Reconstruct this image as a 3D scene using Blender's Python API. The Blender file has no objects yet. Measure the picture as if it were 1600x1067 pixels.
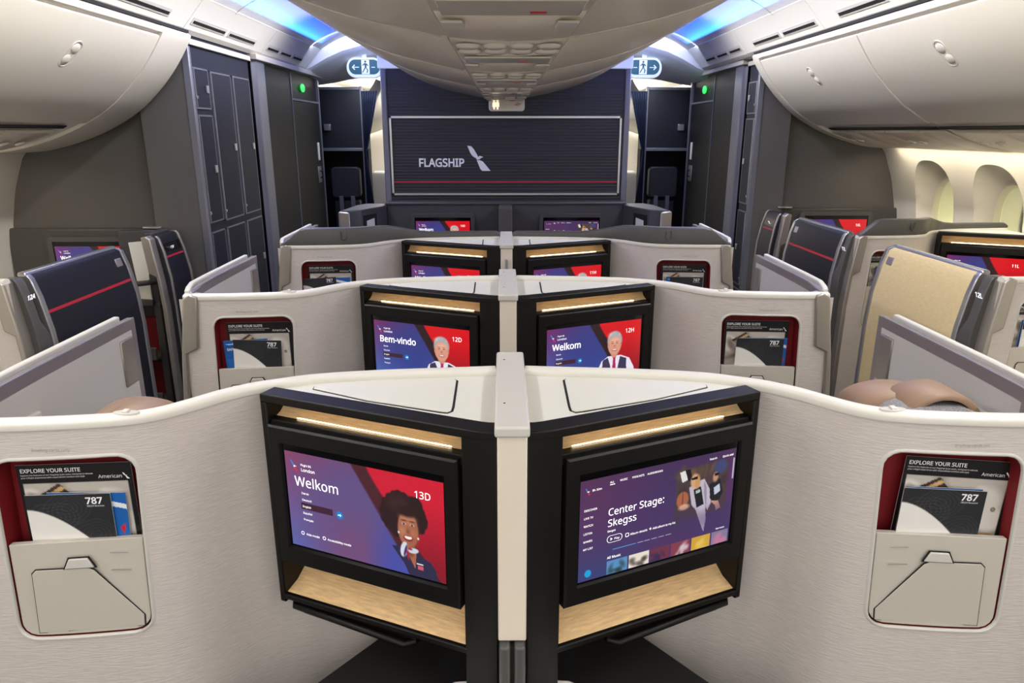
import bpy, bmesh, math, random
import numpy as np
from mathutils import Vector, Matrix

random.seed(7)
C = bpy.context.scene.collection
sc = bpy.context.scene

# ------------------------------------------------------------------ camera
EYE = 1.693
PITCH = math.atan(328 / 1120.0)
YAW = math.atan(14 / 1120.0 * math.cos(PITCH))
cam_d = bpy.data.cameras.new('camera')
cam = bpy.data.objects.new('camera', cam_d)
C.objects.link(cam)
cam_d.sensor_width = 36.0
cam_d.lens = 36.0 * 1120 / 1600
cam_d.clip_start = 0.05
cam.location = (-0.015, 0, EYE)
cam.rotation_euler = (math.radians(90) - PITCH, 0, -YAW)
sc.camera = cam

# ------------------------------------------------------------------ world, exposure
w = bpy.data.worlds.new('world')
sc.world = w
w.use_nodes = True
bg = w.node_tree.nodes['Background']
bg.inputs[0].default_value = (1.0, 0.96, 0.91, 1)
bg.inputs[1].default_value = 1.35
sc.view_settings.view_transform = 'Standard'
sc.view_settings.look = 'None'
sc.view_settings.gamma = 1
sc.view_settings.use_curve_mapping = False
sc.view_settings.exposure = 0.0


def area(name, loc, size, rot, power, col, spread=180):
    l = bpy.data.lights.new(name, 'AREA')
    l.spread = math.radians(spread)
    l.shape = 'RECTANGLE'
    l.size, l.size_y = size
    l.energy = power
    l.color = col
    o = bpy.data.objects.new(name, l)
    C.objects.link(o)
    o.location = loc
    o.rotation_euler = rot
    return o


R = math.radians
WARM = (1.0, 0.95, 0.88)
COOL = (0.90, 0.93, 1.0)
# ceiling wash lights over the two aisles (above the photographer)
for sx in (-1, 1):
    area('aisle_ceiling_light', (sx * 1.2, -0.9, 2.42), (0.45, 3.4), (0, 0, 0), 22, WARM)
    # rail light line, aimed across and down into the cabin
    area('rail_wash_light', (sx * 1.46, 2.9, 2.29), (0.06, 5.6), (0, R(sx * 35), 0), 24, (0.98, 0.96, 0.96), 120)
    # light line along the top of the centre bins, aimed at the outer bins
    area('centre_bin_light', (sx * 1.06, 2.6, 2.395), (0.05, 5.2), (0, R(-sx * 58), 0), 26, (1.0, 0.97, 0.92), 110)
    # blue cove light that colours the ceiling ahead
    area('blue_cove_light', (sx * 1.42, 4.5, 2.325), (0.05, 3.2), (0, R(180 - sx * 45), 0), 17, (0.01, 0.10, 1.0))
    # light line at the top of the sidewall
    area('sidewall_wash_light', (sx * 2.545, 1.9 if sx > 0 else 1.0, 1.583), (0.03, 6.0 if sx > 0 else 5.4), (0, R(-sx * 12), 0), 20, (1.0, 0.90, 0.70))
    area('door_ceiling_light', (sx * 1.25, 6.7, 2.12), (0.3, 0.3), (0, 0, 0), 4.0, COOL)
    area('arch_fill_light', (sx * 1.15, 5.95, 2.34), (0.7, 0.05), (R(95), 0, 0), 3.8, (0.62, 0.70, 1.0))  # added fill lamp, no real fixture; brightens the face of the door arch
    area('rear_cabin_light', (sx * 1.35, 9.3, 2.15), (0.6, 2.6), (0, 0, 0), 130, WARM)
area('centre_ceiling_light', (0, -1.2, 2.45), (1.2, 1.8), (R(20), 0, 0), 20, WARM)
# unseen lamp added to brighten the hangar wall outside the right-hand windows
area('hangar_fill_light', (3.4, 6.0, 3.6), (1.0, 5.0), (0, R(-50), 0), 420, (1.0, 1.0, 0.72))


# ------------------------------------------------------------------ materials
def s2l(c):
    return tuple(((x / 12.92) if x <= 0.04045 else ((x + 0.055) / 1.055) ** 2.4) for x in c)


def rgb(r, g, b):
    return s2l((r / 255.0, g / 255.0, b / 255.0))


def mat(name, col, rough=0.5, metal=0.0, spec=0.5, emit=None, estr=1.0, bump=0.0, bscale=60.0, stretch=(1, 1, 1), var=0.0, coat=0.0):
    m = bpy.data.materials.new(name)
    m.use_nodes = True
    nt = m.node_tree
    b = nt.nodes['Principled BSDF']
    b.inputs['Base Color'].default_value = (*col, 1)
    b.inputs['Roughness'].default_value = rough
    b.inputs['Metallic'].default_value = metal
    b.inputs['Specular IOR Level'].default_value = spec
    b.inputs['Coat Weight'].default_value = coat
    if emit:
        b.inputs['Emission Color'].default_value = (*emit, 1)
        b.inputs['Emission Strength'].default_value = estr
    if bump or var:
        tc = nt.nodes.new('ShaderNodeTexCoord')
        mp = nt.nodes.new('ShaderNodeMapping')
        mp.inputs['Scale'].default_value = stretch
        nz = nt.nodes.new('ShaderNodeTexNoise')
        nz.inputs['Scale'].default_value = bscale
        nz.inputs['Detail'].default_value = 3
        nt.links.new(tc.outputs['Object'], mp.inputs[0])
        nt.links.new(mp.outputs[0], nz.inputs['Vector'])
        if bump:
            bp = nt.nodes.new('ShaderNodeBump')
            bp.inputs['Strength'].default_value = bump
            bp.inputs['Distance'].default_value = 0.002
            nt.links.new(nz.outputs['Fac'], bp.inputs['Height'])
            nt.links.new(bp.outputs[0], b.inputs['Normal'])
        if var:
            rp = nt.nodes.new('ShaderNodeValToRGB')
            rp.color_ramp.elements[0].position = 0.3
            rp.color_ramp.elements[1].position = 0.7
            rp.color_ramp.elements[0].color = (*[c * (1 - var) for c in col], 1)
            rp.color_ramp.elements[1].color = (*[min(1, c * (1 + var)) for c in col], 1)
            nt.links.new(nz.outputs['Fac'], rp.inputs[0])
            nt.links.new(rp.outputs[0], b.inputs['Base Color'])
    return m


M = {
    'shell': mat('textured_shell_panel', rgb(206, 198, 193), 0.5, bump=0.6, bscale=34, stretch=(1.0, 1.0, 12), var=0.06),
    'rim': mat('cream_plastic', rgb(224, 221, 212), 0.4),
    'trimgrey': mat('light_grey_plastic', rgb(206, 203, 196), 0.38),
    'table': mat('side_table_laminate', rgb(220, 219, 209), 0.4),
    'flap': mat('greige_plastic', rgb(196, 190, 179), 0.45),
    'black': mat('satin_black', rgb(14, 13, 12), 0.45, spec=0.3, bump=0.08, bscale=500),
    'brown': mat('brown_black_plastic', rgb(15, 12, 10), 0.5, spec=0.3),
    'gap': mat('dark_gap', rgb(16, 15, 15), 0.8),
    'glass': mat('black_screen_glass', rgb(6, 6, 7), 0.12),
    'wood': mat('pale_oak', rgb(240, 202, 150), 0.5, bump=0.05, bscale=14, stretch=(2.0, 2.0, 40), var=0.16),
    'red': mat('dark_red_lining', rgb(128, 6, 20), 0.7, bump=0.2, bscale=400),
    'metal': mat('brushed_champagne_metal', rgb(176, 170, 162), 0.34, 0.75),
    'silver': mat('silver_metal', rgb(190, 190, 194), 0.28, 0.85),
    'mauve': mat('grey_metallic_rail', rgb(160, 152, 156), 0.35, 0.55),
    'doorpan': mat('door_panel_laminate', rgb(208, 206, 200), 0.5, bump=0.2, bscale=60, stretch=(1, 1, 6), var=0.02),
    'charcoal': mat('charcoal_plastic', rgb(78, 76, 75), 0.42),
    'shroud': mat('dark_shroud', rgb(66, 65, 68), 0.5),
    'surround': mat('warm_grey_surround', rgb(70, 67, 64), 0.5),
    'navy': mat('navy_leather', rgb(18, 20, 33), 0.42, bump=0.15, bscale=500),
    'tan': mat('woven_gold_panel', rgb(214, 194, 146), 0.5, bump=0.2, bscale=30, stretch=(1, 1.2, 9), var=0.07),
    'redline': mat('red_stripe', rgb(178, 28, 52), 0.5),
    'bulk': mat('grey_bulkhead_laminate', rgb(86, 83, 80), 0.6, bump=0.25, bscale=300),
    'bulk2': mat('grey_bulkhead_side', rgb(92, 90, 88), 0.6, bump=0.25, bscale=300),
    'closet': mat('slate_closet_panel', rgb(27, 30, 43), 0.5, spec=0.25, bump=0.05, bscale=200),
    'closetdark': mat('dark_slate', rgb(34, 36, 44), 0.5),
    'lav': mat('lavatory_wall_dark', rgb(18, 18, 23), 0.5, spec=0.22, bump=0.05, bscale=200),
    'post': mat('grey_blue_post', rgb(112, 114, 124), 0.4, 0.3),
    'bin': mat('bin_off_white', rgb(222, 217, 205), 0.42),
    'bin2': mat('bin_centre_cream', rgb(228, 218, 202), 0.40),
    'psu': mat('service_panel_cream', rgb(226, 216, 198), 0.28),
    'lens': mat('lamp_lens', rgb(225, 220, 205), 0.12, spec=0.9),
    'ceil': mat('ceiling_white', rgb(226, 226, 228), 0.55),
    'side': mat('sidewall_cream', rgb(222, 216, 204), 0.5),
    'reveal': mat('window_reveal_cream', rgb(206, 200, 190), 0.5),
    'wall': mat('flagship_laminate_navy', rgb(33, 35, 45), 0.42, bump=0.6, bscale=6, stretch=(0.35, 1, 30), var=0.5),
    'white': mat('white_lettering', rgb(246, 246, 248), 0.4),
    'greytext': mat('grey_print', rgb(150, 146, 146), 0.6),
    'leather': mat('tan_leather', rgb(152, 124, 102), 0.48, bump=0.15, bscale=350),
    'fabric': mat('speckled_grey_fabric', rgb(150, 148, 150), 0.9, bump=0.8, bscale=500, var=0.45),
    'carpet': mat('dark_carpet', rgb(28, 29, 36), 0.95, bump=0.6, bscale=300, var=0.2),
    'whitepad': mat('white_vinyl', rgb(226, 222, 218), 0.45),
    'curtain': mat('navy_curtain', rgb(34, 44, 72), 0.8),
    'galley': mat('galley_dark_navy', rgb(12, 16, 28), 0.5),
    'paper': mat('paper_edge', rgb(225, 225, 222), 0.6),
    'green': mat('green_signage', rgb(10, 70, 84), 0.5, emit=rgb(16, 96, 108), estr=0.35),
    'signwhite': mat('sign_white', rgb(225, 232, 240), 0.4, emit=rgb(215, 225, 240), estr=0.35),
    'led': mat('green_lamp', rgb(30, 200, 80), 0.4, emit=rgb(40, 230, 90), estr=1.4),
    'strip': mat('warm_led_strip', rgb(255, 235, 190), 0.4, emit=(1.0, 0.74, 0.42), estr=18.0),
    'glowtext': mat('lit_lettering', rgb(255, 255, 255), 0.4, emit=(1, 1, 1), estr=1.0),
    'hangar': mat('pale_hangar', rgb(222, 226, 158), 0.9),
    'hangar2': mat('hangar_beam', rgb(190, 196, 150), 0.9),
    'amber': mat('lit_amber_symbol', rgb(255, 225, 170), 0.4, emit=(1, 0.83, 0.6), estr=1.1),
}


def picture_mat(name, emissive):
    m = bpy.data.materials.new(name)
    m.use_nodes = True
    nt = m.node_tree
    b = nt.nodes['Principled BSDF']
    at = nt.nodes.new('ShaderNodeAttribute')
    at.attribute_name = 'Col'
    if emissive:
        b.inputs['Base Color'].default_value = (0.01, 0.01, 0.01, 1)
        b.inputs['Roughness'].default_value = 0.15
        nt.links.new(at.outputs['Color'], b.inputs['Emission Color'])
        b.inputs['Emission Strength'].default_value = 1.0
    else:
        nt.links.new(at.outputs['Color'], b.inputs['Base Color'])
        b.inputs['Roughness'].default_value = 0.4
    return m


_pm = bpy.data.materials.new('clear_pane')
_pm.use_nodes = True
_n = _pm.node_tree
_n.nodes.remove(_n.nodes['Principled BSDF'])
_t = _n.nodes.new('ShaderNodeBsdfTransparent')
_g = _n.nodes.new('ShaderNodeBsdfGlossy')
_g.inputs['Roughness'].default_value = 0.03
_x = _n.nodes.new('ShaderNodeMixShader')
_x.inputs[0].default_value = 0.07
_n.links.new(_t.outputs[0], _x.inputs[1])
_n.links.new(_g.outputs[0], _x.inputs[2])
_n.links.new(_x.outputs[0], _n.nodes['Material Output'].inputs[0])
M['pane'] = _pm
M['screen'] = picture_mat('lit_screen_picture', True)
M['print'] = picture_mat('printed_picture', False)
# reeded laminate: extra horizontal ribs on the partition
nt = M['wall'].node_tree
wv = nt.nodes.new('ShaderNodeTexWave')
wv.wave_type = 'BANDS'
wv.bands_direction = 'Z'
wv.inputs['Scale'].default_value = 14
tc = nt.nodes.new('ShaderNodeTexCoord')
nt.links.new(tc.outputs['Object'], wv.inputs[0])
bp2 = nt.nodes.new('ShaderNodeBump')
bp2.inputs['Strength'].default_value = 0.22
bp2.inputs['Distance'].default_value = 0.004
nt.links.new(wv.outputs['Fac'], bp2.inputs['Height'])
for nd in nt.nodes:
    if nd.type == 'BUMP' and nd != bp2:
        nt.links.new(nd.outputs[0], bp2.inputs['Normal'])
nt.links.new(bp2.outputs[0], nt.nodes['Principled BSDF'].inputs['Normal'])


# ------------------------------------------------------------------ mesh helpers
class MB:
    def __init__(s):
        s.v = []
        s.f = []

    def add(s, vs, fs):
        n = len(s.v)
        s.v += [tuple(p) for p in vs]
        s.f += [tuple(i + n for i in f) for f in fs]
        return s

    def hexa(s, p):
        return s.add(p, [(0, 3, 2, 1), (4, 5, 6, 7), (0, 1, 5, 4), (1, 2, 6, 5), (2, 3, 7, 6), (3, 0, 4, 7)])

    def box(s, x0, x1, y0, y1, z0, z1):
        return s.hexa([(x0, y0, z0), (x1, y0, z0), (x1, y1, z0), (x0, y1, z0), (x0, y0, z1), (x1, y0, z1), (x1, y1, z1), (x0, y1, z1)])

    def loft(s, rings, closed=True, caps=True):
        n = len(rings[0])
        vs = [p for r in rings for p in r]
        fs = []
        for i in range(len(rings) - 1):
            for j in range(n if closed else n - 1):
                a = i * n + j
                b = i * n + (j + 1) % n
                fs.append((a, b, b + n, a + n))
        if caps and closed:
            fs.append(tuple(range(n))[::-1])
            fs.append(tuple(range((len(rings) - 1) * n, len(rings) * n)))
        return s.add(vs, fs)

    def prism(s, ring, vec):
        return s.loft([ring, [(p[0] + vec[0], p[1] + vec[1], p[2] + vec[2]) for p in ring]])

    def tube(s, pts, r, n=10):
        rings = []
        for i, p in enumerate(pts):
            p = Vector(p)
            a = Vector(pts[max(0, i - 1)])
            b = Vector(pts[min(len(pts) - 1, i + 1)])
            d = (b - a).normalized()
            u = d.cross(Vector((0, 0, 1)))
            if u.length < 1e-3:
                u = d.cross(Vector((0, 1, 0)))
            u.normalize()
            v = d.cross(u)
            rings.append([tuple(p + u * (r * math.cos(2 * math.pi * k / n)) + v * (r * math.sin(2 * math.pi * k / n))) for k in range(n)])
        return s.loft(rings)

    def build(s, name, m, parent=None, bevel=0.0, seg=2, smooth=35, T=None, solid=0.0, recalc=True):
        me = bpy.data.meshes.new(name)
        vs = [T(*p) for p in s.v] if T else s.v
        me.from_pydata(vs, [], s.f)
        if recalc:
            b = bmesh.new()
            b.from_mesh(me)
            bmesh.ops.remove_doubles(b, verts=b.verts, dist=1e-5)
            bmesh.ops.recalc_face_normals(b, faces=b.faces)
            b.to_mesh(me)
            b.free()
        me.materials.append(M[m])
        me.shade_smooth()
        me.set_sharp_from_angle(angle=R(smooth))
        o = bpy.data.objects.new(name, me)
        C.objects.link(o)
        if parent:
            o.parent = parent
        if solid:
            md = o.modifiers.new('thickness', 'SOLIDIFY')
            md.thickness = abs(solid)
            md.offset = 1 if solid > 0 else -1
        if bevel:
            md = o.modifiers.new('bevel', 'BEVEL')
            md.width = bevel
            md.segments = seg
            md.limit_method = 'ANGLE'
            md.angle_limit = R(30)
        return o


def thing(name, label, cat, loc=(0, 0, 0), group=None):
    o = bpy.data.objects.new(name, None)
    o.empty_display_size = 0.05
    C.objects.link(o)
    o.location = loc
    o['label'] = label
    o['category'] = cat
    if group:
        o['group'] = group
    return o


def tag(o, label, cat, group=None):
    o['label'] = label
    o['category'] = cat
    if group:
        o['group'] = group
    return o


def struct(o):
    o['kind'] = 'structure'
    return o


def rrect(x0, x1, z0, z1, r, n=5):
    """rounded rectangle, counter clockwise from lower left"""
    pts = []
    for cx, cz, a0 in ((x1 - r, z0 + r, -90), (x1 - r, z1 - r, 0), (x0 + r, z1 - r, 90), (x0 + r, z0 + r, 180)):
        for k in range(n + 1):
            a = R(a0 + 90 * k / n)
            pts.append((cx + r * math.cos(a), cz + r * math.sin(a)))
    return pts


def catmull(pts, per=5):
    out = []
    for i in range(len(pts) - 1):
        p0 = pts[max(0, i - 1)]
        p1 = pts[i]
        p2 = pts[i + 1]
        p3 = pts[min(len(pts) - 1, i + 2)]
        for k in range(per):
            t = k / per
            out.append(tuple(0.5 * (2 * p1[j] + (p2[j] - p0[j]) * t + (2 * p0[j] - 5 * p1[j] + 4 * p2[j] - p3[j]) * t * t + (3 * p1[j] - p0[j] - 3 * p2[j] + p3[j]) * t ** 3) for j in range(len(p1))))
    out.append(tuple(pts[-1]))
    return out


# ------------------------------------------------------------------ lettering and pictures
FONT = None
try:
    FONT = bpy.data.fonts.load(bpy.utils.system_resource('DATAFILES', path='fonts') + '/NotoSansHebrew-Regular.woff2')
except Exception:
    FONT = None


def text_polys(s, size, align='LEFT', res=2, bold=0.0):
    cu = bpy.data.curves.new('t', 'FONT')
    cu.body = s
    if FONT:
        cu.font = FONT
    cu.size = 1.0
    cu.align_x = align
    cu.resolution_u = res
    cu.offset = bold / size
    o = bpy.data.objects.new('t', cu)
    C.objects.link(o)
    dg = bpy.context.evaluated_depsgraph_get()
    dg.update()
    me = bpy.data.meshes.new_from_object(o.evaluated_get(dg))
    k = size * (1.22 if FONT else 1.0)
    vs = [(v.co.x * k, v.co.y * k, 0.0) for v in me.vertices]
    fs = [tuple(p.vertices) for p in me.polygons]
    bpy.data.objects.remove(o)
    bpy.data.curves.remove(cu)
    bpy.data.meshes.remove(me)
    return vs, fs


class Face:
    """flat drawing surface: O = lower-left corner, U right, V up, N towards the viewer"""

    def __init__(s, O, U, V, w, h):
        s.O = Vector(O)
        s.U = Vector(U).normalized()
        s.V = Vector(V).normalized()
        s.N = s.U.cross(s.V)
        s.w = w
        s.h = h

    def pt(s, u, v, n=0.0):
        return tuple(s.O + s.U * u + s.V * v + s.N * n)


def write(mb, F, s, u, v, size, n=0.0006, align='LEFT', bold=0.0, sx=1.0, res=2):
    vs, fs = text_polys(s, size, align, res, bold)
    mb.add([F.pt(u + p[0] * sx, v + p[1], n) for p in vs], fs)


def polyon(mb, F, pts, n=0.0006):
    mb.add([F.pt(a, b, n) for a, b in pts], [tuple(range(len(pts)))])


def disc(mb, F, u, v, r, n=0.0006, k=20):
    polyon(mb, F, [(u + r * math.cos(2 * math.pi * i / k), v + r * math.sin(2 * math.pi * i / k)) for i in range(k)], n)


def ringon(mb, F, pts, t, n=0.0006):
    c = (sum(p[0] for p in pts) / len(pts), sum(p[1] for p in pts) / len(pts))
    inner = []
    for p in pts:
        d = Vector((c[0] - p[0], c[1] - p[1]))
        d = d.normalized() * min(t, d.length * 0.6)
        inner.append((p[0] + d.x, p[1] + d.y))
    k = len(pts)
    mb.add([F.pt(a, b, n) for a, b in pts + inner], [(i, (i + 1) % k, (i + 1) % k + k, i + k) for i in range(k)])


def emblem(mb, F, u, v, h, n=0.0008, upper=True, lower=True):
    """slanted two-blade flight emblem with a small bird head between"""
    def q(pts):
        polyon(mb, F, [(u + a * h, v + b * h) for a, b in pts], n)
    if upper:
        q([(0.0, 1.0), (0.16, 0.98), (0.27, 0.86), (0.42, 0.60), (0.42, 0.53), (0.32, 0.52), (0.20, 0.60), (0.12, 0.72)])
        q([(0.34, 0.50), (0.50, 0.60), (0.66, 0.55), (0.56, 0.52), (0.50, 0.46), (0.40, 0.44)])
    if lower:
        q([(0.38, 0.42), (0.50, 0.43), (0.62, 0.38), (0.78, 0.20), (0.94, 0.0), (0.60, 0.0), (0.52, 0.08)])


class Canvas:
    def __init__(s, w, h, ar):
        s.w, s.h, s.ar = w, h, ar
        y, x = np.mgrid[0:h, 0:w]
        s.x = x / (w - 1.0)          # 0..1
        s.y = y / (h - 1.0)          # 0 top .. 1 bottom
        s.c = np.zeros((h, w, 3))
        s.px = 1.2 / h

    def mix(s, a, col):
        col = np.array(col, float)
        if col.max() > 1.5:
            col = col / 255.0
        s.c = s.c * (1 - a[..., None]) + col * a[..., None]

    def ell(s, cx, cy, rx, ry, col, rot=0, soft=None, al=1.0):
        dx = (s.x - cx) * s.ar
        dy = s.y - cy
        r = R(rot)
        a = dx * math.cos(r) + dy * math.sin(r)
        b = -dx * math.sin(r) + dy * math.cos(r)
        rx = rx * s.ar
        d = np.sqrt((a / rx) ** 2 + (b / ry) ** 2)
        sf = (soft if soft else s.px) / min(rx, ry)
        s.mix(np.clip((1 - d) / sf + 0.5, 0, 1) * al, col)

    def poly(s, pts, col, al=1.0):
        inside = np.zeros(s.x.shape, bool)
        n = len(pts)
        j = n - 1
        for i in range(n):
            xi, yi = pts[i]
            xj, yj = pts[j]
            if yi != yj:
                c = ((yi > s.y) != (yj > s.y)) & (s.x < (xj - xi) * (s.y - yi) / (yj - yi) + xi)
                inside ^= c
            j = i
        s.mix(inside * al, col)

    def grad(s, corners):
        tl, tr, bl, br = [np.array(c, float) / 255 for c in corners]
        x = s.x[..., None]
        y = s.y[..., None]
        s.c = (tl * (1 - x) + tr * x) * (1 - y) + (bl * (1 - x) + br * x) * y

    def mesh(s, name, F, m, parent=None, n=0.0):
        vs = []
        for j in range(s.h):
            for i in range(s.w):
                vs.append(F.pt(F.w * i / (s.w - 1), F.h * (1 - j / (s.h - 1)), n))
        fs = [(j * s.w + i, (j + 1) * s.w + i, (j + 1) * s.w + i + 1, j * s.w + i + 1) for j in range(s.h - 1) for i in range(s.w - 1)]
        me = bpy.data.meshes.new(name)
        me.from_pydata(vs, [], fs)
        ca = me.color_attributes.new('Col', 'FLOAT_COLOR', 'POINT')
        lin = np.where(s.c <= 0.04045, s.c / 12.92, ((np.clip(s.c, 0, 1) + 0.055) / 1.055) ** 2.4)
        buf = np.ones((s.h * s.w, 4))
        buf[:, :3] = lin.reshape(-1, 3)
        ca.data.foreach_set('color', buf.ravel())
        me.materials.append(M[m])
        o = bpy.data.objects.new(name, me)
        C.objects.link(o)
        if parent:
            o.parent = parent
        return o


def blobs(c, n, x0, x1, y0, y1, cols, r0, r1, seed):
    rd = random.Random(seed)
    for _ in range(n):
        c.ell(rd.uniform(x0, x1), rd.uniform(y0, y1), rd.uniform(r0, r1), rd.uniform(r0, r1), rd.choice(cols), rot=rd.uniform(0, 180), soft=0.03, al=0.7)


def welcome_bg(c, vivid=False):
    if vivid:
        c.grad([(120, 40, 96), (44, 60, 134), (62, 112, 190), (44, 70, 168)])
        c.ell(0.40, 0.40, 0.30, 0.5, (46, 60, 130), soft=0.5, al=0.7)
    else:
        c.grad([(132, 66, 104), (92, 72, 118), (92, 100, 166), (66, 78, 172)])
        c.ell(0.45, 0.45, 0.30, 0.5, (96, 82, 132), soft=0.5, al=0.8)
        c.ell(0.42, 1.0, 0.25, 0.4, (122, 72, 108), soft=0.5, al=0.7)
        c.ell(0.68, 0.95, 0.10, 0.35, (62, 76, 172), soft=0.3, al=0.7)
    e = 0.43 + 0.37 * c.y
    c.mix(np.clip((c.x - e) * 60, 0, 1), (74, 32, 42) if not vivid else (44, 22, 26))
    e2 = 0.53 + 0.44 * c.y ** 1.15
    red = np.clip((c.x - e2) * 60, 0, 1)
    c.mix(red, (206, 28, 52) if not vivid else (214, 14, 26))
    c.mix(red * np.clip(c.y * 1.5 - 0.35, 0, 1) * 0.75, (112, 18, 34))


def paint_woman(c):
    X0, Y0_ = c.x, c.y
    c.x = (X0 - 0.772) / 1.08 + 0.75
    c.y = (Y0_ - 0.49) / 1.09 + 0.553
    hx, hy = 0.735, 0.475
    rd = random.Random(3)
    for k in range(60):
        a = rd.uniform(0, 6.28)
        rr = rd.uniform(0.8, 1.0)
        c.ell(hx + 0.118 * rr * math.cos(a), hy + 0.190 * rr * math.sin(a), 0.022, 0.04, (46, 24, 26), soft=0.012)
    c.ell(hx, hy, 0.118, 0.195, (44, 24, 26), soft=0.03)
    c.ell(hx - 0.03, hy - 0.10, 0.06, 0.08, (72, 44, 46), soft=0.08, al=0.5)
    # jacket
    c.poly([(0.66, 0.78), (0.72, 0.76), (0.80, 0.80), (0.88, 0.86), (0.91, 0.93), (0.925, 1.2), (0.80, 1.2), (0.73, 0.93)], (46, 42, 72))
    c.poly([(0.745, 0.80), (0.80, 0.80), (0.79, 0.95)], (168, 100, 74))
    # neck, face
    c.ell(0.765, 0.75, 0.030, 0.10, (132, 76, 54), soft=0.015)
    c.ell(0.757, 0.60, 0.058, 0.165, (166, 104, 78), soft=0.012)
    c.ell(0.775, 0.62, 0.040, 0.13, (150, 90, 66), soft=0.06, al=0.6)
    c.ell(0.757, 0.50, 0.045, 0.06, (186, 122, 92), soft=0.05, al=0.8)
    c.ell(0.728, 0.62, 0.018, 0.04, (196, 130, 98), soft=0.04, al=0.7)
    c.ell(0.788, 0.62, 0.018, 0.04, (186, 116, 84), soft=0.04, al=0.7)
    c.ell(0.757, 0.43, 0.066, 0.05, (48, 26, 27), soft=0.03)
    for ex in (0.735, 0.781):
        c.ell(ex, 0.518, 0.014, 0.005, (64, 32, 26), soft=0.008)
        c.ell(ex, 0.550, 0.011, 0.008, (228, 214, 208), soft=0.006)
        c.ell(ex, 0.551, 0.006, 0.008, (36, 18, 14), soft=0.004)
    c.ell(0.757, 0.615, 0.010, 0.018, (140, 80, 58), soft=0.01)
    c.ell(0.757, 0.675, 0.027, 0.030, (150, 34, 44), soft=0.006)
    c.ell(0.757, 0.670, 0.021, 0.017, (248, 244, 240), soft=0.005)
    c.poly([(0.734, 0.648), (0.780, 0.648), (0.770, 0.662), (0.744, 0.662)], (164, 100, 72))
    c.ell(0.703, 0.64, 0.005, 0.011, (240, 230, 220))
    c.ell(0.813, 0.66, 0.005, 0.011, (240, 230, 220))
    # scarf
    c.ell(0.730, 0.79, 0.020, 0.075, (216, 216, 226), rot=12)
    c.ell(0.783, 0.785, 0.030, 0.025, (206, 208, 222), rot=-10)
    c.ell(0.738, 0.80, 0.007, 0.06, (60, 50, 110), rot=16)
    c.ell(0.750, 0.835, 0.006, 0.05, (170, 30, 60), rot=-10)
    c.ell(0.765, 0.775, 0.012, 0.010, (170, 40, 70))
    c.poly([(0.80, 0.89), (0.835, 0.89), (0.835, 0.905), (0.80, 0.905)], (230, 230, 235))
    c.poly([(0.806, 0.915), (0.836, 0.915), (0.836, 0.95), (0.806, 0.95)], (205, 90, 110))
    c.x, c.y = X0, Y0_


def paint_man(c, ox=0.0):
    X0, Y0_ = c.x, c.y
    c.x = (X0 - 0.715) / 1.08 + 0.765
    c.y = (Y0_ - 0.35) / 0.94 + 0.548
    def X(v):
        return v + ox
    c.poly([(X(0.60), 0.99), (X(0.64), 0.84), (X(0.70), 0.77), (X(0.83), 0.77), (X(0.92), 0.84), (X(0.97), 1.01), (X(0.99), 1.3), (X(0.60), 1.3)], (236, 228, 240))
    c.poly([(X(0.63), 1.3), (X(0.65), 0.83), (X(0.70), 0.79), (X(0.725), 0.92), (X(0.765), 1.3)], (58, 52, 84))
    c.poly([(X(0.775), 1.3), (X(0.81), 0.92), (X(0.825), 0.79), (X(0.89), 0.84), (X(0.90), 1.3)], (58, 52, 84))
    c.poly([(X(0.748), 0.79), (X(0.784), 0.79), (X(0.778), 0.83), (X(0.788), 1.1), (X(0.765), 1.16), (X(0.744), 1.1), (X(0.754), 0.83)], (178, 30, 92))
    c.ell(X(0.765), 0.70, 0.040, 0.10, (206, 140, 118), soft=0.02)
    c.ell(X(0.765), 0.50, 0.075, 0.165, (168, 163, 164), soft=0.02)
    c.ell(X(0.755), 0.40, 0.05, 0.05, (222, 220, 222), soft=0.05, al=0.8)
    for q in range(6):
        c.ell(X(0.735 + q * 0.012), 0.40 + 0.006 * (q % 2), 0.003, 0.05, (110, 106, 110), rot=20, soft=0.01, al=0.7)
    c.ell(X(0.765), 0.585, 0.066, 0.170, (218, 152, 128), soft=0.012)
    c.ell(X(0.770), 0.50, 0.045, 0.05, (236, 178, 154), soft=0.05, al=0.8)
    c.poly([(X(0.700), 0.48), (X(0.715), 0.41), (X(0.81), 0.41), (X(0.830), 0.48), (X(0.80), 0.44), (X(0.735), 0.435)], (176, 171, 172))
    for ex in (0.742, 0.788):
        c.ell(X(ex), 0.520, 0.014, 0.006, (120, 104, 100), soft=0.006)
        c.ell(X(ex), 0.548, 0.009, 0.007, (66, 44, 44), soft=0.005)
    c.ell(X(0.765), 0.600, 0.009, 0.020, (190, 118, 98), soft=0.012)
    c.ell(X(0.765), 0.665, 0.026, 0.020, (176, 70, 74), soft=0.006)
    c.ell(X(0.765), 0.661, 0.021, 0.010, (250, 246, 242), soft=0.004)
    for ex in (0.702, 0.828):
        c.ell(X(ex), 0.59, 0.008, 0.035, (206, 134, 112), soft=0.008)
    c.x, c.y = X0, Y0_


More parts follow.
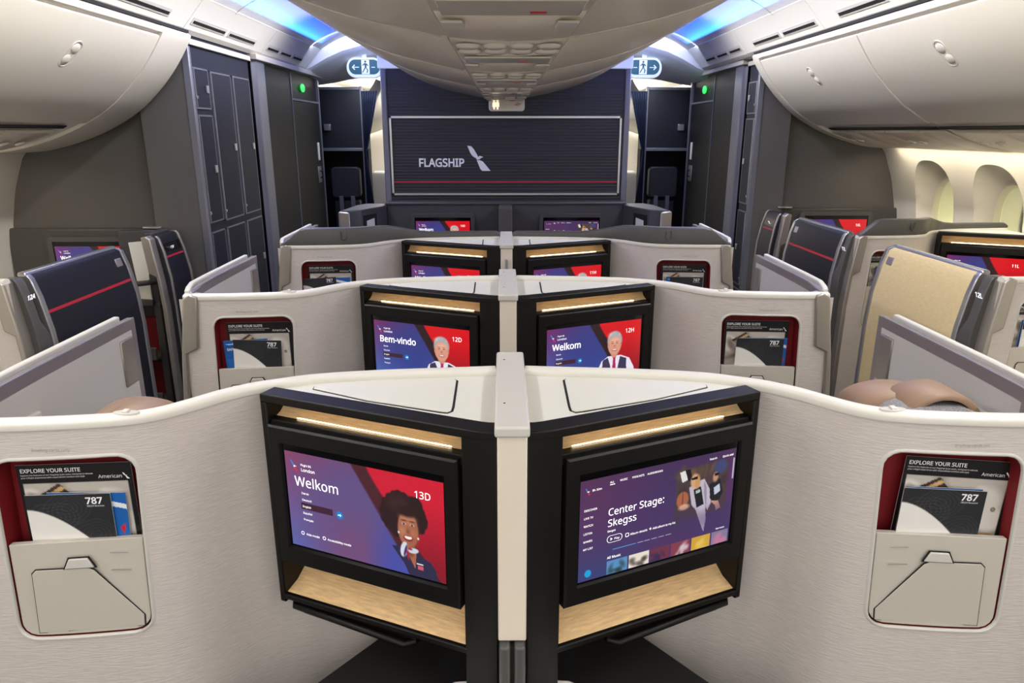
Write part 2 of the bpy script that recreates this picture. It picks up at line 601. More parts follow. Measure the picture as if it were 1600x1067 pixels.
def paint_music(c):
    c.grad([(74, 50, 88), (66, 44, 84), (58, 64, 118), (64, 56, 110)])
    c.ell(0.05, 0.30, 0.3, 0.4, (96, 48, 88), soft=0.5, al=0.6)
    c.ell(0.60, 0.85, 0.25, 0.35, (88, 46, 90), soft=0.5, al=0.6)
    c.ell(0.97, 0.30, 0.08, 0.3, (98, 44, 90), soft=0.3, al=0.6)
    # stage photograph
    c.poly([(0.60, 0.10), (0.95, 0.10), (0.95, 0.62), (0.60, 0.66)], (74, 58, 58), al=0.9)
    blobs(c, 14, 0.62, 0.94, 0.12, 0.34, [(112, 82, 62), (60, 44, 50), (92, 74, 60)], 0.02, 0.05, 4)
    c.ell(0.90, 0.16, 0.045, 0.07, (62, 70, 112), soft=0.03)
    c.poly([(0.62, 0.13), (0.66, 0.12), (0.68, 0.22), (0.64, 0.24)], (220, 220, 220))
    c.poly([(0.655, 0.12), (0.69, 0.12), (0.71, 0.23), (0.68, 0.24)], (26, 24, 30))
    # guitar-like figure: person in pale jacket
    c.poly([(0.690, 0.31), (0.735, 0.27), (0.79, 0.25), (0.835, 0.38), (0.850, 0.52), (0.828, 0.60), (0.812, 0.54), (0.822, 0.70), (0.812, 0.82), (0.785, 0.72), (0.745, 0.56), (0.715, 0.50)], (190, 178, 194))
    c.poly([(0.79, 0.27), (0.81, 0.34), (0.82, 0.52), (0.812, 0.54), (0.795, 0.40)], (150, 138, 160))
    c.poly([(0.72, 0.34), (0.77, 0.32), (0.80, 0.52), (0.75, 0.54)], (28, 28, 36))
    c.poly([(0.735, 0.36), (0.765, 0.35), (0.768, 0.38), (0.74, 0.39)], (170, 190, 180))
    c.ell(0.725, 0.25, 0.028, 0.075, (210, 160, 120), soft=0.02)
    c.ell(0.745, 0.27, 0.018, 0.07, (196, 148, 96), soft=0.02)
    c.poly([(0.70, 0.215), (0.745, 0.205), (0.745, 0.235), (0.705, 0.24)], (24, 20, 24))
    c.ell(0.650, 0.42, 0.040, 0.085, (166, 98, 70), soft=0.012)
    c.ell(0.650, 0.42, 0.003, 0.08, (90, 50, 40))
    c.ell(0.662, 0.50, 0.035, 0.03, (212, 166, 140), soft=0.02)
    c.poly([(0.83, 0.32), (0.90, 0.28), (0.93, 0.44), (0.90, 0.54), (0.84, 0.48)], (34, 32, 38))
    c.poly([(0.862, 0.37), (0.90, 0.34), (0.91, 0.42), (0.87, 0.45)], (190, 200, 214))
    c.ell(0.868, 0.26, 0.018, 0.05, (190, 140, 116), soft=0.02)
    c.poly([(0.86, 0.22), (0.89, 0.22), (0.89, 0.245), (0.86, 0.25)], (24, 20, 24))
    c.poly([(0.84, 0.50), (0.90, 0.52), (0.92, 0.60), (0.89, 0.62), (0.88, 0.56)], (200, 150, 128))
    c.ell(0.66, 0.68, 0.08, 0.10, (66, 52, 92), soft=0.2, al=0.9)
    c.ell(0.90, 0.70, 0.08, 0.10, (66, 52, 96), soft=0.2, al=0.9)
    # thumbnails
    xs = [0.175, 0.315, 0.455, 0.595, 0.735, 0.875]
    cols = [[(90, 140, 190), (40, 60, 60)], [(230, 220, 205), (60, 46, 44)], [(110, 50, 70), (50, 40, 80)], [(130, 60, 76), (220, 210, 216)], [(206, 160, 60), (226, 192, 90)], [(130, 120, 150), (200, 120, 150)]]
    for x, cc in zip(xs, cols):
        a = ((c.x > x) & (c.x < min(0.99, x + 0.13)) & (c.y > 0.86) & (c.y < 1.0)) * 1.0
        save = c.c.copy()
        c.mix(a, cc[0])
        blobs(c, 6, x + 0.02, min(0.99, x + 0.11), 0.91, 1.0, [cc[1]], 0.012, 0.03, int(x * 100))
        c.c = np.where((a > 0.5)[..., None], c.c, save)


def screen_face(parent, F, kind, seat, hi=1.0, word='Welkom', flipname=True):
    """picture + lettering of one entertainment display. F covers the lit picture"""
    wv_, hv_ = int(300 * hi), int(176 * hi)
    c = Canvas(wv_, hv_, F.w / F.h)
    W, H = F.w, F.h
    if kind == 'music':
        paint_music(c)
    else:
        welcome_bg(c, kind != 'woman')
        if kind == 'woman':
            paint_woman(c)
        elif kind == 'man':
            paint_man(c)
        elif kind == 'manlow':
            paint_man(c, 0.0)
    ex_, ey_, es_ = (0.035, 0.085, 1.0) if kind != 'music' else (0.030, 0.075, 0.6)

    def em(pts, col):
        c.poly([(ex_ + a * es_, ey_ + b2 * es_) for a, b2 in pts], col)
    em([(0.0, 0.0), (0.010, 0.002), (0.024, 0.045), (0.024, 0.058), (0.014, 0.050)], (70, 130, 215))
    em([(0.018, 0.060), (0.026, 0.050), (0.040, 0.056), (0.032, 0.068), (0.022, 0.070)], (245, 245, 250))
    em([(0.022, 0.072), (0.034, 0.072), (0.050, 0.115), (0.034, 0.115)], (220, 40, 66))
    if kind != 'music':
        c.poly([(0.085, 0.520), (0.30, 0.520), (0.30, 0.585), (0.085, 0.585)], (62, 32, 48))
        c.ell(0.345, 0.56, 0.022, 0.040, (16, 132, 208))
    else:
        c.ell(0.06, 0.93, 0.020, 0.038, (30, 160, 214))
        c.poly([(0.985, 0.10), (0.995, 0.10), (0.995, 0.32), (0.985, 0.32)], (190, 180, 200))
        c.poly([(0.21, 0.745), (0.355, 0.745), (0.355, 0.754), (0.21, 0.754)], (90, 170, 240))
        for k in range(5):
            c.poly([(0.365 + 0.046 * k, 0.745), (0.402 + 0.046 * k, 0.745), (0.402 + 0.046 * k, 0.752), (0.365 + 0.046 * k, 0.752)], (180, 180, 200))
    c.mesh('screen_picture', F, 'screen', parent)
    mb = MB()
    n = 0.0005
    if kind != 'music':
        write(mb, F, seat, 0.825 * W, 0.80 * H, 0.098 * H, n, sx=0.95)
        write(mb, F, word, 0.055 * W, 0.655 * H, 0.142 * H, n, sx=0.95, bold=0.0 if hi > 0.9 else 0.0004)
        write(mb, F, 'Flight 86', 0.105 * W, 0.870 * H, 0.031 * H, n)
        write(mb, F, 'London', 0.105 * W, 0.815 * H, 0.046 * H, n)
        if hi >= 0.5:
            for k, t in enumerate(['\u6b22\u8fce', 'Deutsch', 'English', 'Espa\u00f1ol', 'Fran\u00e7ais']):
                if k == 0:
                    t = 'Dansk'
                write(mb, F, t, 0.095 * W, (0.575 - 0.070 * k) * H, 0.030 * H, n)
            polyon(mb, F, [(0.334 * W, 0.437 * H), (0.348 * W, 0.437 * H), (0.348 * W, 0.425 * H), (0.357 * W, 0.441 * H), (0.348 * W, 0.457 * H), (0.348 * W, 0.445 * H), (0.334 * W, 0.445 * H)], n)
            write(mb, F, 'Kids mode', 0.105 * W, 0.135 * H, 0.032 * H, n)
            write(mb, F, 'Accessibility mode', 0.25 * W, 0.135 * H, 0.032 * H, n)
            ringon(mb, F, [(0.08 * W + 0.012 * H * 1.6 * math.cos(a * 0.785), 0.15 * H + 0.02 * H * math.sin(a * 0.785)) for a in range(8)], 0.0012, n)
            ringon(mb, F, [(0.228 * W + 0.012 * H * 1.6 * math.cos(a * 0.785), 0.15 * H + 0.02 * H * math.sin(a * 0.785)) for a in range(8)], 0.0012, n)
    else:
        write(mb, F, 'Center Stage:', 0.17 * W, 0.605 * H, 0.100 * H, n, sx=0.98)
        write(mb, F, 'Skegss', 0.17 * W, 0.495 * H, 0.100 * H, n, sx=0.98)
        write(mb, F, 'Skegss', 0.17 * W, 0.440 * H, 0.028 * H, n)
        for k, t in enumerate(['ALL', 'MUSIC', 'PODCASTS', 'AUDIOBOOKS']):
            write(mb, F, t, (0.175, 0.235, 0.31, 0.405)[k] * W, 0.925 * H, 0.026 * H, n)
        write(mb, F, 'Search', 0.815 * W, 0.93 * H, 0.028 * H, n)
        write(mb, F, 'Quick add', 0.905 * W, 0.93 * H, 0.028 * H, n)
        for k, t in enumerate(['DISCOVER', 'LIVE TV', 'WATCH', 'LISTEN', 'GAMES', 'MY LIST']):
            write(mb, F, t, 0.025 * W, (0.700 - 0.077 * k) * H, 0.028 * H, n)
        write(mb, F, 'Play', 0.215 * W, 0.352 * H, 0.030 * H, n)
        polyon(mb, F, [(0.192 * W, 0.35 * H), (0.204 * W, 0.365 * H), (0.192 * W, 0.38 * H)], n)
        ringon(mb, F, [(p[0], p[1]) for p in rrect(0.17 * W, 0.265 * W, 0.33 * H, 0.402 * H, 0.034 * H)], 0.0010, n)
        write(mb, F, 'Album details', 0.315 * W, 0.352 * H, 0.030 * H, n)
        write(mb, F, '+', 0.435 * W, 0.345 * H, 0.06 * H, n)
        write(mb, F, 'Add album to my list', 0.46 * W, 0.352 * H, 0.030 * H, n, sx=0.9)
        ringon(mb, F, rrect(0.285 * W, 0.307 * W, 0.345 * H, 0.385 * H, 0.01 * H), 0.0012, n)
        write(mb, F, 'All Music', 0.175 * W, 0.165 * H, 0.036 * H, n)
        write(mb, F, 'See more', 0.90 * W, 0.165 * H, 0.024 * H, n)
        write(mb, F, '8h 30m', 0.07 * W, 0.885 * H, 0.028 * H, n)
        polyon(mb, F, [(0.175 * W, 0.908 * H), (0.205 * W, 0.908 * H), (0.205 * W, 0.914 * H), (0.175 * W, 0.914 * H)], n)
    mb.build('screen_lettering', 'glowtext', parent, recalc=False)


# ------------------------------------------------------------------ suite geometry (local, aisle side at negative x)
RIM = catmull([(-1.085, 1.258), (-0.96, 1.259), (-0.847, 1.269), (-0.75, 1.285), (-0.690, 1.312), (-0.644, 1.358), (-0.60, 1.412), (-0.55, 1.455),
               (-0.498, 1.482), (-0.424, 1.512), (-0.285, 1.537), (-0.15, 1.55), (-0.033, 1.562)], 5)


def ypath(x):
    for a, b in zip(RIM, RIM[1:]):
        if a[0] <= x <= b[0]:
            t = (x - a[0]) / (b[0] - a[0] + 1e-9)
            return a[1] + t * (b[1] - a[1])
    return RIM[0][1] if x < RIM[0][0] else RIM[-1][1]


A0 = (-0.529, 1.418)
DX, DY = 0.9158, -0.4018


def SF(s, n, z):
    return (A0[0] + DX * s + DY * n, A0[1] + DY * s - DX * n, z)




def face_path():
    """plan line of the black housing: straight face then a soft turn to the divider"""
    p = [SF(0, 0, 0)[:2], SF(0.40, 0, 0)[:2], SF(0.45, 0, 0)[:2]]
    p += [(-0.093, 1.2270), (-0.074, 1.2190), (-0.052, 1.2125), (-0.0285, 1.2105)]
    return p




def hole_ring(n=72, grow=0.0):
    """rounded pocket outline in x,z; leans outwards towards the floor"""
    pts = rrect(-0.995 - grow, -0.735 + grow, 0.690 - grow, 1.090 + grow, 0.035 + grow, 8)
    out = []
    for x, z in pts:
        out.append((x - 0.016 * (1.09 - z) / 0.4, z))
    # resample evenly
    L = [0]
    m = len(out)
    for i in range(m):
        a = out[i]
        b = out[(i + 1) % m]
        L.append(L[-1] + math.hypot(b[0] - a[0], b[1] - a[1]))
    res = []
    for k in range(n):
        d = L[-1] * k / n
        i = max(j for j in range(m) if L[j] <= d)
        t = (d - L[i]) / (L[i + 1] - L[i] + 1e-9)
        a = out[i]
        b = out[(i + 1) % m]
        res.append((a[0] + t * (b[0] - a[0]), a[1] + t * (b[1] - a[1])))
    return res


ZB = 0.30      # lower edge of the light shell


def shell_wall(mb):
    x0b, x1, zt = -1.110, -0.690, 1.155
    hole = hole_ring(96)
    cx, cz = -0.88, 0.89
    outer = []
    for (x, z) in hole:
        dx, dz = x - cx, z - cz
        ts = []
        if dx < 0:
            ts.append((-1.10 - cx) / dx)
        if dx > 0:
            ts.append((x1 - cx) / dx)
        if dz > 0:
            ts.append((zt - cz) / dz)
        if dz < 0:
            ts.append((ZB - cz) / dz)
        t = min(ts)
        outer.append((cx + dx * t, cz + dz * t))
    # snap nearest samples to the four corners
    for cnr in ((-1.10, zt), (x1, zt), (-1.10, ZB), (x1, ZB)):
        k = min(range(len(outer)), key=lambda i: math.hypot(outer[i][0] - cnr[0], outer[i][1] - cnr[1]))
        outer[k] = cnr
    rings = []
    for r in range(7):
        t = r / 6.0
        ring = []
        for a, b in zip(hole, outer):
            x = a[0] + (b[0] - a[0]) * t
            z = a[1] + (b[1] - a[1]) * t
            ring.append((x, ypath(x), z))
        rings.append(ring)
    mb.loft(rings, closed=True, caps=False)
    zs = sorted(set(round(p[1], 6) for p in outer if abs(p[0] - x1) < 1e-6))
    xs = [x for x, y in RIM if x > x1 + 1e-4]
    xs = [x1] + xs
    mb.loft([[(x, ypath(x), z) for z in zs] for x in xs], closed=False, caps=False)
    return mb


def rim_loft(mb, z0, top=None, w=0.030, path=None, h=0.018):
    path = path or RIM
    rings = []
    for i, (x, y) in enumerate(path):
        a = path[max(0, i - 1)]
        b = path[min(len(path) - 1, i + 1)]
        d = Vector((b[0] - a[0], b[1] - a[1])).normalized()
        nx, ny = -d.y, d.x      # points away from the camera side (+y)
        t = top(x) if top else 0.0
        sec = [(-0.004, -h), (-0.006, -0.008 + t), (-0.003, -0.002 + t), (0.004, t), (w * 0.5, 0.002 + t), (w - 0.006, t), (w, -0.004 + t), (w + 0.001, -h)]
        rings.append([(x + nx * q, y + ny * q, z0 + zz) for q, zz in sec])
    mb.loft(rings)
    return mb


def band_top(x):
    pts = [(-1.09, 0.0), (-1.06, 0.012), (-0.99, 0.070), (-0.955, 0.078), (-0.66, 0.076), (-0.58, 0.066), (-0.50, 0.045), (-0.44, 0.030), (-0.38, 0.024), (-0.05, 0.022), (-0.03, 0.010)]
    for a, b in zip(pts, pts[1:]):
        if a[0] <= x <= b[0]:
            t = (x - a[0]) / (b[0] - a[0])
            return a[1] + t * (b[1] - a[1])
    return 0.0


class Mod:
    def __init__(s, ox, oy, sx, kx=1.0, dz=0.0):
        s.ox, s.oy, s.sx, s.kx, s.dz = ox, oy, sx, kx, dz

    def T(s, x, y, z):
        return (s.sx * s.kx * x, y, z + s.dz)


def make_suite(name, label, mod, screen, seat_no, word, hi, band=False, low=True, door=True, wing=None, light=True):
    T = mod.T
    root = thing(name, label, 'airline suite', (mod.ox, mod.oy, 0), 'passenger suites')
    b = lambda mb, n, m, p=root, **k: mb.build(n, m, p, T=T, **k)
    # ---- shell
    sh = b(shell_wall(MB()), 'shell_panel', 'shell', solid=0.0, smooth=60)
    b(rim_loft(MB(), 1.170), 'top_rim', 'rim', smooth=60)
    # coat-hook catch set in the rim
    ck = MB()
    ck.prism([(p[0], 1.262 + 0.0, p[1]) for p in rrect(-0.770, -0.722, 1.1705, 1.1765, 0.0028, 4)], (0, 0.030, 0))
    ck2 = b(MB().loft([[(-0.745 + 0.026 * math.cos(a * 0.524), 1.300 + 0.011 * math.sin(a * 0.524), z) for a in range(12)] for z in (1.168, 1.1735)]), 'rim_catch', 'trimgrey', bevel=0.001)
    b(MB().box(-0.7505, -0.7395, 1.292, 1.306, 1.172, 1.178), 'catch_tab', 'rim', p=ck2, bevel=0.0015)
    if band:
        b(rim_loft(MB(), 1.172, top=band_top, w=0.034, h=0.003), 'raised_rim', 'charcoal', smooth=60)
        b(MB().tube([(-0.795, ypath(-0.795) - 0.006, 1.232), (-0.795, ypath(-0.795) - 0.008, 1.20), (-0.783, ypath(-0.785) - 0.008, 1.192), (-0.771, ypath(-0.77) - 0.008, 1.20), (-0.771, ypath(-0.77) - 0.006, 1.232)], 0.0035, 8), 'coat_hook', 'charcoal')
    # ---- metal end cap at the aisle
    poly = [(-1.035, 1.165), (-1.060, 1.171), (-1.085, 1.155), (-1.113, 0.95), (-1.126, 0.80), (-1.130, 0.30), (-1.106, 0.30), (-1.103, 0.80), (-1.092, 0.965), (-1.052, 0.985)]
    b(MB().prism([(x, 1.246, z) for x, z in poly], (0, 0.06, 0)), 'end_cap', 'metal', bevel=0.005, seg=3)
    # ---- side table
    inner = [(x, y - 0.001) for x, y in RIM if x > -0.50]
    front = [(-0.0285, 1.240), (-0.055, 1.243), (-0.085, 1.252)] + [SF(s, -0.045, 0)[:2] for s in (0.40, 0.2, 0.02)]
    ring = [(x, y, 1.150) for x, y in inner] + [(x, y, 1.150) for x, y in front]
    b(MB().prism(ring, (0, 0, 0.006)), 'side_table', 'table', bevel=0.001)
    lid = [(-0.430, 1.484), (-0.385, 1.503), (-0.26, 1.517), (-0.14, 1.529), (-0.128, 1.528), (-0.122, 1.520), (-0.120, 1.36), (-0.121, 1.338), (-0.128, 1.330), (-0.142, 1.334), (-0.30, 1.398), (-0.428, 1.470)]
    cx = sum(p[0] for p in lid) / len(lid)
    cy = sum(p[1] for p in lid) / len(lid)
    big = []
    for i, (x, y) in enumerate(lid):
        p_, n_ = lid[i - 1], lid[(i + 1) % len(lid)]
        d_ = Vector((n_[0] - p_[0], n_[1] - p_[1])).normalized()
        o_ = Vector((-d_.y, d_.x)) * (0.0035 if x < -0.2 else 0.005)
        if (x + o_.x - cx) ** 2 + (y + o_.y - cy) ** 2 < (x - cx) ** 2 + (y - cy) ** 2:
            o_ = -o_
        big.append((x + o_.x, y + o_.y))
    g = b(MB().prism([(x, y, 1.1555) for x, y in big], (0, 0, 0.0008)), 'lid_gap', 'gap')
    b(MB().prism([(x, y, 1.1555) for x, y in lid], (0, 0, 0.0035)), 'table_lid', 'table', bevel=0.0012)
    # ---- black housing round the monitor
    hs = MB()
    fp = face_path()

    def strip(path, z0, z1, n0, n1):
        rings = []
        for i, p in enumerate(path):
            a = path[max(0, i - 1)]
            c2 = path[min(len(path) - 1, i + 1)]
            d = Vector((c2[0] - a[0], c2[1] - a[1])).normalized()
            nx, ny = d.y, -d.x
            rings.append([(p[0] + nx * n0, p[1] + ny * n0, z0), (p[0] + nx * n1, p[1] + ny * n1, z0), (p[0] + nx * n1, p[1] + ny * n1, z1), (p[0] + nx * n0, p[1] + ny * n0, z1)])
        hs.loft(rings)
    strip(fp, 1.147, 1.166, -0.048, 0.0)
    col = [SF(0.473, 0, 0)[:2]] + fp[3:]
    strip(col, 0.30, 1.153, -0.03, -0.0005)
    hs.add([], [])
    for s0, s1, z0, z1, n0, n1 in ((0.0, 0.016, 0.66, 1.147, -0.10, 0.0), (0.0, 0.480, 0.668, 0.682, -0.19, 0.0), (0.0, 0.480, 0.30, 1.147, -0.200, -0.192)):
        if z0 == 0.30:
            z0 = 0.66
        hs.hexa([SF(s0, n1, z0), SF(s1, n1, z0), SF(s1, n0, z0), SF(s0, n0, z0), SF(s0, n1, z1), SF(s1, n1, z1), SF(s1, n0, z1), SF(s0, n0, z1)])
    b(hs, 'monitor_housing', 'brown', bevel=0.003)

    def sweep_s(s0, s1, prof):
        return MB().loft([[SF(s0, n, z) for n, z in prof], [SF(s1, n, z) for n, z in prof]], closed=False, caps=False)
    b(sweep_s(0.016, 0.473, [(-0.062, 1.147), (-0.058, 1.133), (-0.050, 1.121), (-0.040, 1.1135), (-0.028, 1.1095)]), 'upper_wood_panel', 'wood', smooth=60)
    b(sweep_s(0.016, 0.473, [(-0.100, 0.86), (-0.098, 0.78), (-0.090, 0.74), (-0.072, 0.712), (-0.045, 0.694), (-0.008, 0.684)]), 'lower_wood_panel', 'wood', smooth=60)

    def fbox(s0, s1, n0, n1, z0, z1):
        return MB().hexa([SF(s0, n1, z0), SF(s1, n1, z0), SF(s1, n0, z0), SF(s0, n0, z0), SF(s0, n1, z1), SF(s1, n1, z1), SF(s1, n0, z1), SF(s0, n0, z1)])
    b(fbox(0.018, 0.472, -0.030, -0.008, 1.085, 1.1085), 'monitor_shelf', 'black', bevel=0.002)
    b(fbox(0.070, 0.437, -0.0320, -0.0295, 1.1090, 1.1108), 'light_strip', 'strip')
    # ---- monitor: hollow bezel, glass, picture
    def SM(q, n, z):
        return SF(q, n, z)
    s0, s1, z0, z1 = 0.019, 0.467, 0.775, 1.102
    mon = MB()
    iS0, iS1, iz0, iz1 = 0.047, 0.440, 0.816, 1.066
    N1, N2 = 0.008, 0.001

    def ringp(a, bb, c3, d3, n):
        return [SM(a, n, c3), SM(bb, n, c3), SM(bb, n, d3), SM(a, n, d3)]
    mon.loft([ringp(s0, s1, z0, z1, -0.032), ringp(s0, s1, z0, z1, N1 - 0.004), ringp(s0 + 0.004, s1 - 0.004, z0 + 0.004, z1 - 0.004, N1), ringp(iS0, iS1, iz0, iz1, N1), ringp(iS0 + 0.003, iS1 - 0.003, iz0 + 0.003, iz1 - 0.003, N2)])
    mo = b(mon, 'monitor', 'black', smooth=30)
    b(MB().hexa([SM(iS0 + 0.001, N2 + 0.0006, iz0 + 0.001), SM(iS1 - 0.001, N2 + 0.0006, iz0 + 0.001), SM(iS1 - 0.001, N2 - 0.003, iz0 + 0.001), SM(iS0 + 0.001, N2 - 0.003, iz0 + 0.001),
                 SM(iS0 + 0.001, N2 + 0.0006, iz1 - 0.001), SM(iS1 - 0.001, N2 + 0.0006, iz1 - 0.001), SM(iS1 - 0.001, N2 - 0.003, iz1 - 0.001), SM(iS0 + 0.001, N2 - 0.003, iz1 - 0.001)]), 'screen_glass', 'glass', p=mo)
    pa, pb = (0.055, 0.435)
    pz0, pz1 = 0.824, 1.048
    nn = N2 + 0.0012
    L0 = Vector(T(*SM(pa, nn, pz0)))
    L1 = Vector(T(*SM(pb, nn, pz0)))
    if mod.sx < 0:
        L0, L1 = L1, L0
    F = Face(L0, L1 - L0, (0, 0, 1), (L1 - L0).length, pz1 - pz0)
    screen_face(mo, F, screen, seat_no, hi, word)
    # ---- folded tray table under the housing
    tr = MB()
    tr.tube([SF(0.02, -0.03, 0.652), SF(0.03, -0.012, 0.648), SF(0.32, -0.012, 0.634), SF(0.335, -0.03, 0.634)], 0.008)
    tr.tube([SF(0.03, -0.03, 0.634), SF(0.05, -0.022, 0.632), SF(0.30, -0.024, 0.622), SF(0.32, -0.04, 0.622)], 0.005)
    t1 = b(tr, 'tray_rail', 'black', smooth=60)
    b(fbox(0.01, 0.34, -0.18, -0.025, 0.622, 0.662), 'tray_table', 'black', bevel=0.006)
    # ---- footwell under the housing
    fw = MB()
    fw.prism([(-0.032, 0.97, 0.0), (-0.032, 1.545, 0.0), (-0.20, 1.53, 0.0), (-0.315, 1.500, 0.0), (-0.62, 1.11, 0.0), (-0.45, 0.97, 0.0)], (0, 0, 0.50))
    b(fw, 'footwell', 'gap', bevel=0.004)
    # ---- literature pocket
    hr = hole_ring(96)
    lin = MB()
    lin.loft([[(x, ypath(x) + 0.001, z) for x, z in hr], [(x, ypath(x) + 0.052, z) for x, z in hr]], caps=False)
    lin.add([(x, ypath(x) + 0.052, z) for x, z in hr], [tuple(range(len(hr)))])
    b(lin, 'pocket_lining', 'red', smooth=60)
    fr = MB()
    h1, h2, h3 = hole_ring(96, 0.007), hole_ring(96, 0.003), hole_ring(96, -0.001)
    fr.loft([[(x, ypath(x) + 0.001, z) for x, z in h1], [(x, ypath(x) - 0.0035, z) for x, z in h2], [(x, ypath(x) - 0.002, z) for x, z in h3], [(x, ypath(x) + 0.004, z) for x, z in h3]], caps=False)
    b(fr, 'pocket_frame', 'trimgrey', smooth=70)
    fl = MB()
    pts = [(x, z) for x, z in hole_ring(96, -0.005) if z < 0.905]
    pts = sorted([p for p in pts], key=lambda p: math.atan2(p[1] - 0.80, p[0] + 0.88))
    pts = [(-0.993 + 0.002, 0.908)] + [p for p in pts if p[1] < 0.902] + [(-0.749, 0.908)]
    # order around: start left-top, down, bottom, right-top
    low_ = [p for p in pts if p[1] < 0.902]
    low_.sort(key=lambda p: math.atan2(p[1] - 0.85, p[0] + 0.88))
    # atan2 from -pi (left) to 0 (right) through the bottom
    lo = [p for p in low_ if p[1] <= 0.85]
    left_up = sorted([p for p in low_ if p[1] > 0.85 and p[0] < -0.88], key=lambda p: -p[1])
    right_up = sorted([p for p in low_ if p[1] > 0.85 and p[0] > -0.88], key=lambda p: p[1])
    outl = [(-0.9975, 0.906)] + left_up + lo + right_up + [(-0.7465, 0.906)]
    fl.loft([[(x, ypath(x) + 0.016, z) for x, z in outl], [(x, ypath(x) + 0.003, z) for x, z in outl]])
    f1 = b(fl, 'pocket_flap', 'flap', bevel=0.0015)
    # hatch in the flap (wedge-shaped, with finger latch)
    hat = [(-0.972, 0.702), (-0.768, 0.702), (-0.766, 0.728), (-0.845, 0.842), (-0.855, 0.848), (-0.955, 0.848), (-0.963, 0.840)]
    cx = -0.88
    cz = 0.77
    bg_ = [(cx + (x - cx) * 1.018, cz + (z - cz) * 1.026) for x, z in hat]
    b(MB().prism([(x, ypath(x) + 0.0036, z) for x, z in bg_], (0, -0.0016, 0)), 'hatch_gap', 'gap', p=f1)
    b(MB().prism([(x, ypath(x) + 0.0036, z) for x, z in hat], (0, -0.0030, 0)), 'flap_hatch', 'flap', p=f1, bevel=0.001)
    la = [(-0.898, 0.850), (-0.842, 0.850), (-0.852, 0.872), (-0.887, 0.872)]
    b(MB().prism([(x, ypath(x) + 0.0024, z) for x, z in [(-0.902, 0.848), (-0.838, 0.848), (-0.8495, 0.8745), (-0.8895, 0.8745)]], (0, -0.0012, 0)), 'latch_gap', 'gap', p=f1)
    b(MB().prism([(x, ypath(x) + 0.0026, z) for x, z in la], (0, -0.005, 0)), 'latch', 'trimgrey', p=f1, bevel=0.002)
    b(MB().box(-0.812, -0.775, ypath(-0.79) + 0.0021, ypath(-0.79) + 0.003, 0.876, 0.8768).box(-0.815, -0.775, ypath(-0.79) + 0.0021, ypath(-0.79) + 0.003, 0.836, 0.8374), 'flap_marks', 'greytext', p=f1)
    # printed note above the pocket
    nx0 = -0.915 if mod.sx > 0 else 0.915
    F2 = Face(T(-0.915, ypath(-0.90) - 0.001, 1.108) if mod.sx > 0 else T(-0.855, ypath(-0.90) - 0.001, 1.108), (1, 0, 0), (0, 0, 1), 0.1, 0.02)
    tmb = MB()
    write(tmb, F2, 'Briefing cards only', 0, 0, 0.0085, 0.001)
    tmb.build('printed_note', 'greytext', root, recalc=False)
    # ---- sliding privacy door along the aisle
    if door:
        far = 2.06

        def rail(xo, w_, y1_, za, zb):
            pts = [(1.305, -1.082 - xo * 0.3), (1.36, -1.092 - xo * 0.6), (1.45, -1.104 - xo), (1.60, -1.110 - xo), (y1_, -1.114 - xo)]
            return MB().loft([[(x - w_ / 2, y, za), (x + w_ / 2, y, za), (x + w_ / 2, y, zb), (x - w_ / 2, y, zb)] for y, x in pts])
        b(rail(0.030, 0.018, far - 0.02, 0.12, 1.176), 'door_outer_panel', 'rim', bevel=0.004, smooth=50)
        d2 = b(rail(0.0, 0.022, far, 0.16, 1.168), 'door_inner_panel', 'mauve', bevel=0.003, smooth=50)
        b(rail(0.016, 0.012, far - 0.03, 0.14, 1.158), 'door_gap', 'gap', p=d2)
        b(rail(-0.0105, 0.004, far - 0.03, 0.30, 1.138), 'door_inlay', 'doorpan', p=d2)
        b(rail(-0.0085, 0.006, far - 0.004, 1.1645, 1.1695), 'door_top_edge', 'silver', p=d2, bevel=0.001)
        b(MB().box(-1.103, -1.095, far - 0.105, far - 0.038, 0.985, 1.122), 'door_pull', 'metal', p=d2, bevel=0.005, seg=3)
        b(MB().box(-1.100, -1.084, 1.44, 1.56, 1.055, 1.075), 'door_bumper', 'rim', p=d2, bevel=0.006, seg=3)
    if wing:
        make_wing(root, mod, T, *wing)
    return root


def wing_x(z, off=0.0):
    """the wing leans in towards its top"""
    pts = [(0.0, -1.150), (0.80, -1.145), (0.95, -1.138), (1.08, -1.118), (1.15, -1.098), (1.170, -1.080)]
    for a, b in zip(pts, pts[1:]):
        if a[0] <= z <= b[0]:
            t = (z - a[0]) / (b[0] - a[0])
            return a[1] + t * (b[1] - a[1]) + off
    return pts[-1][1] + off


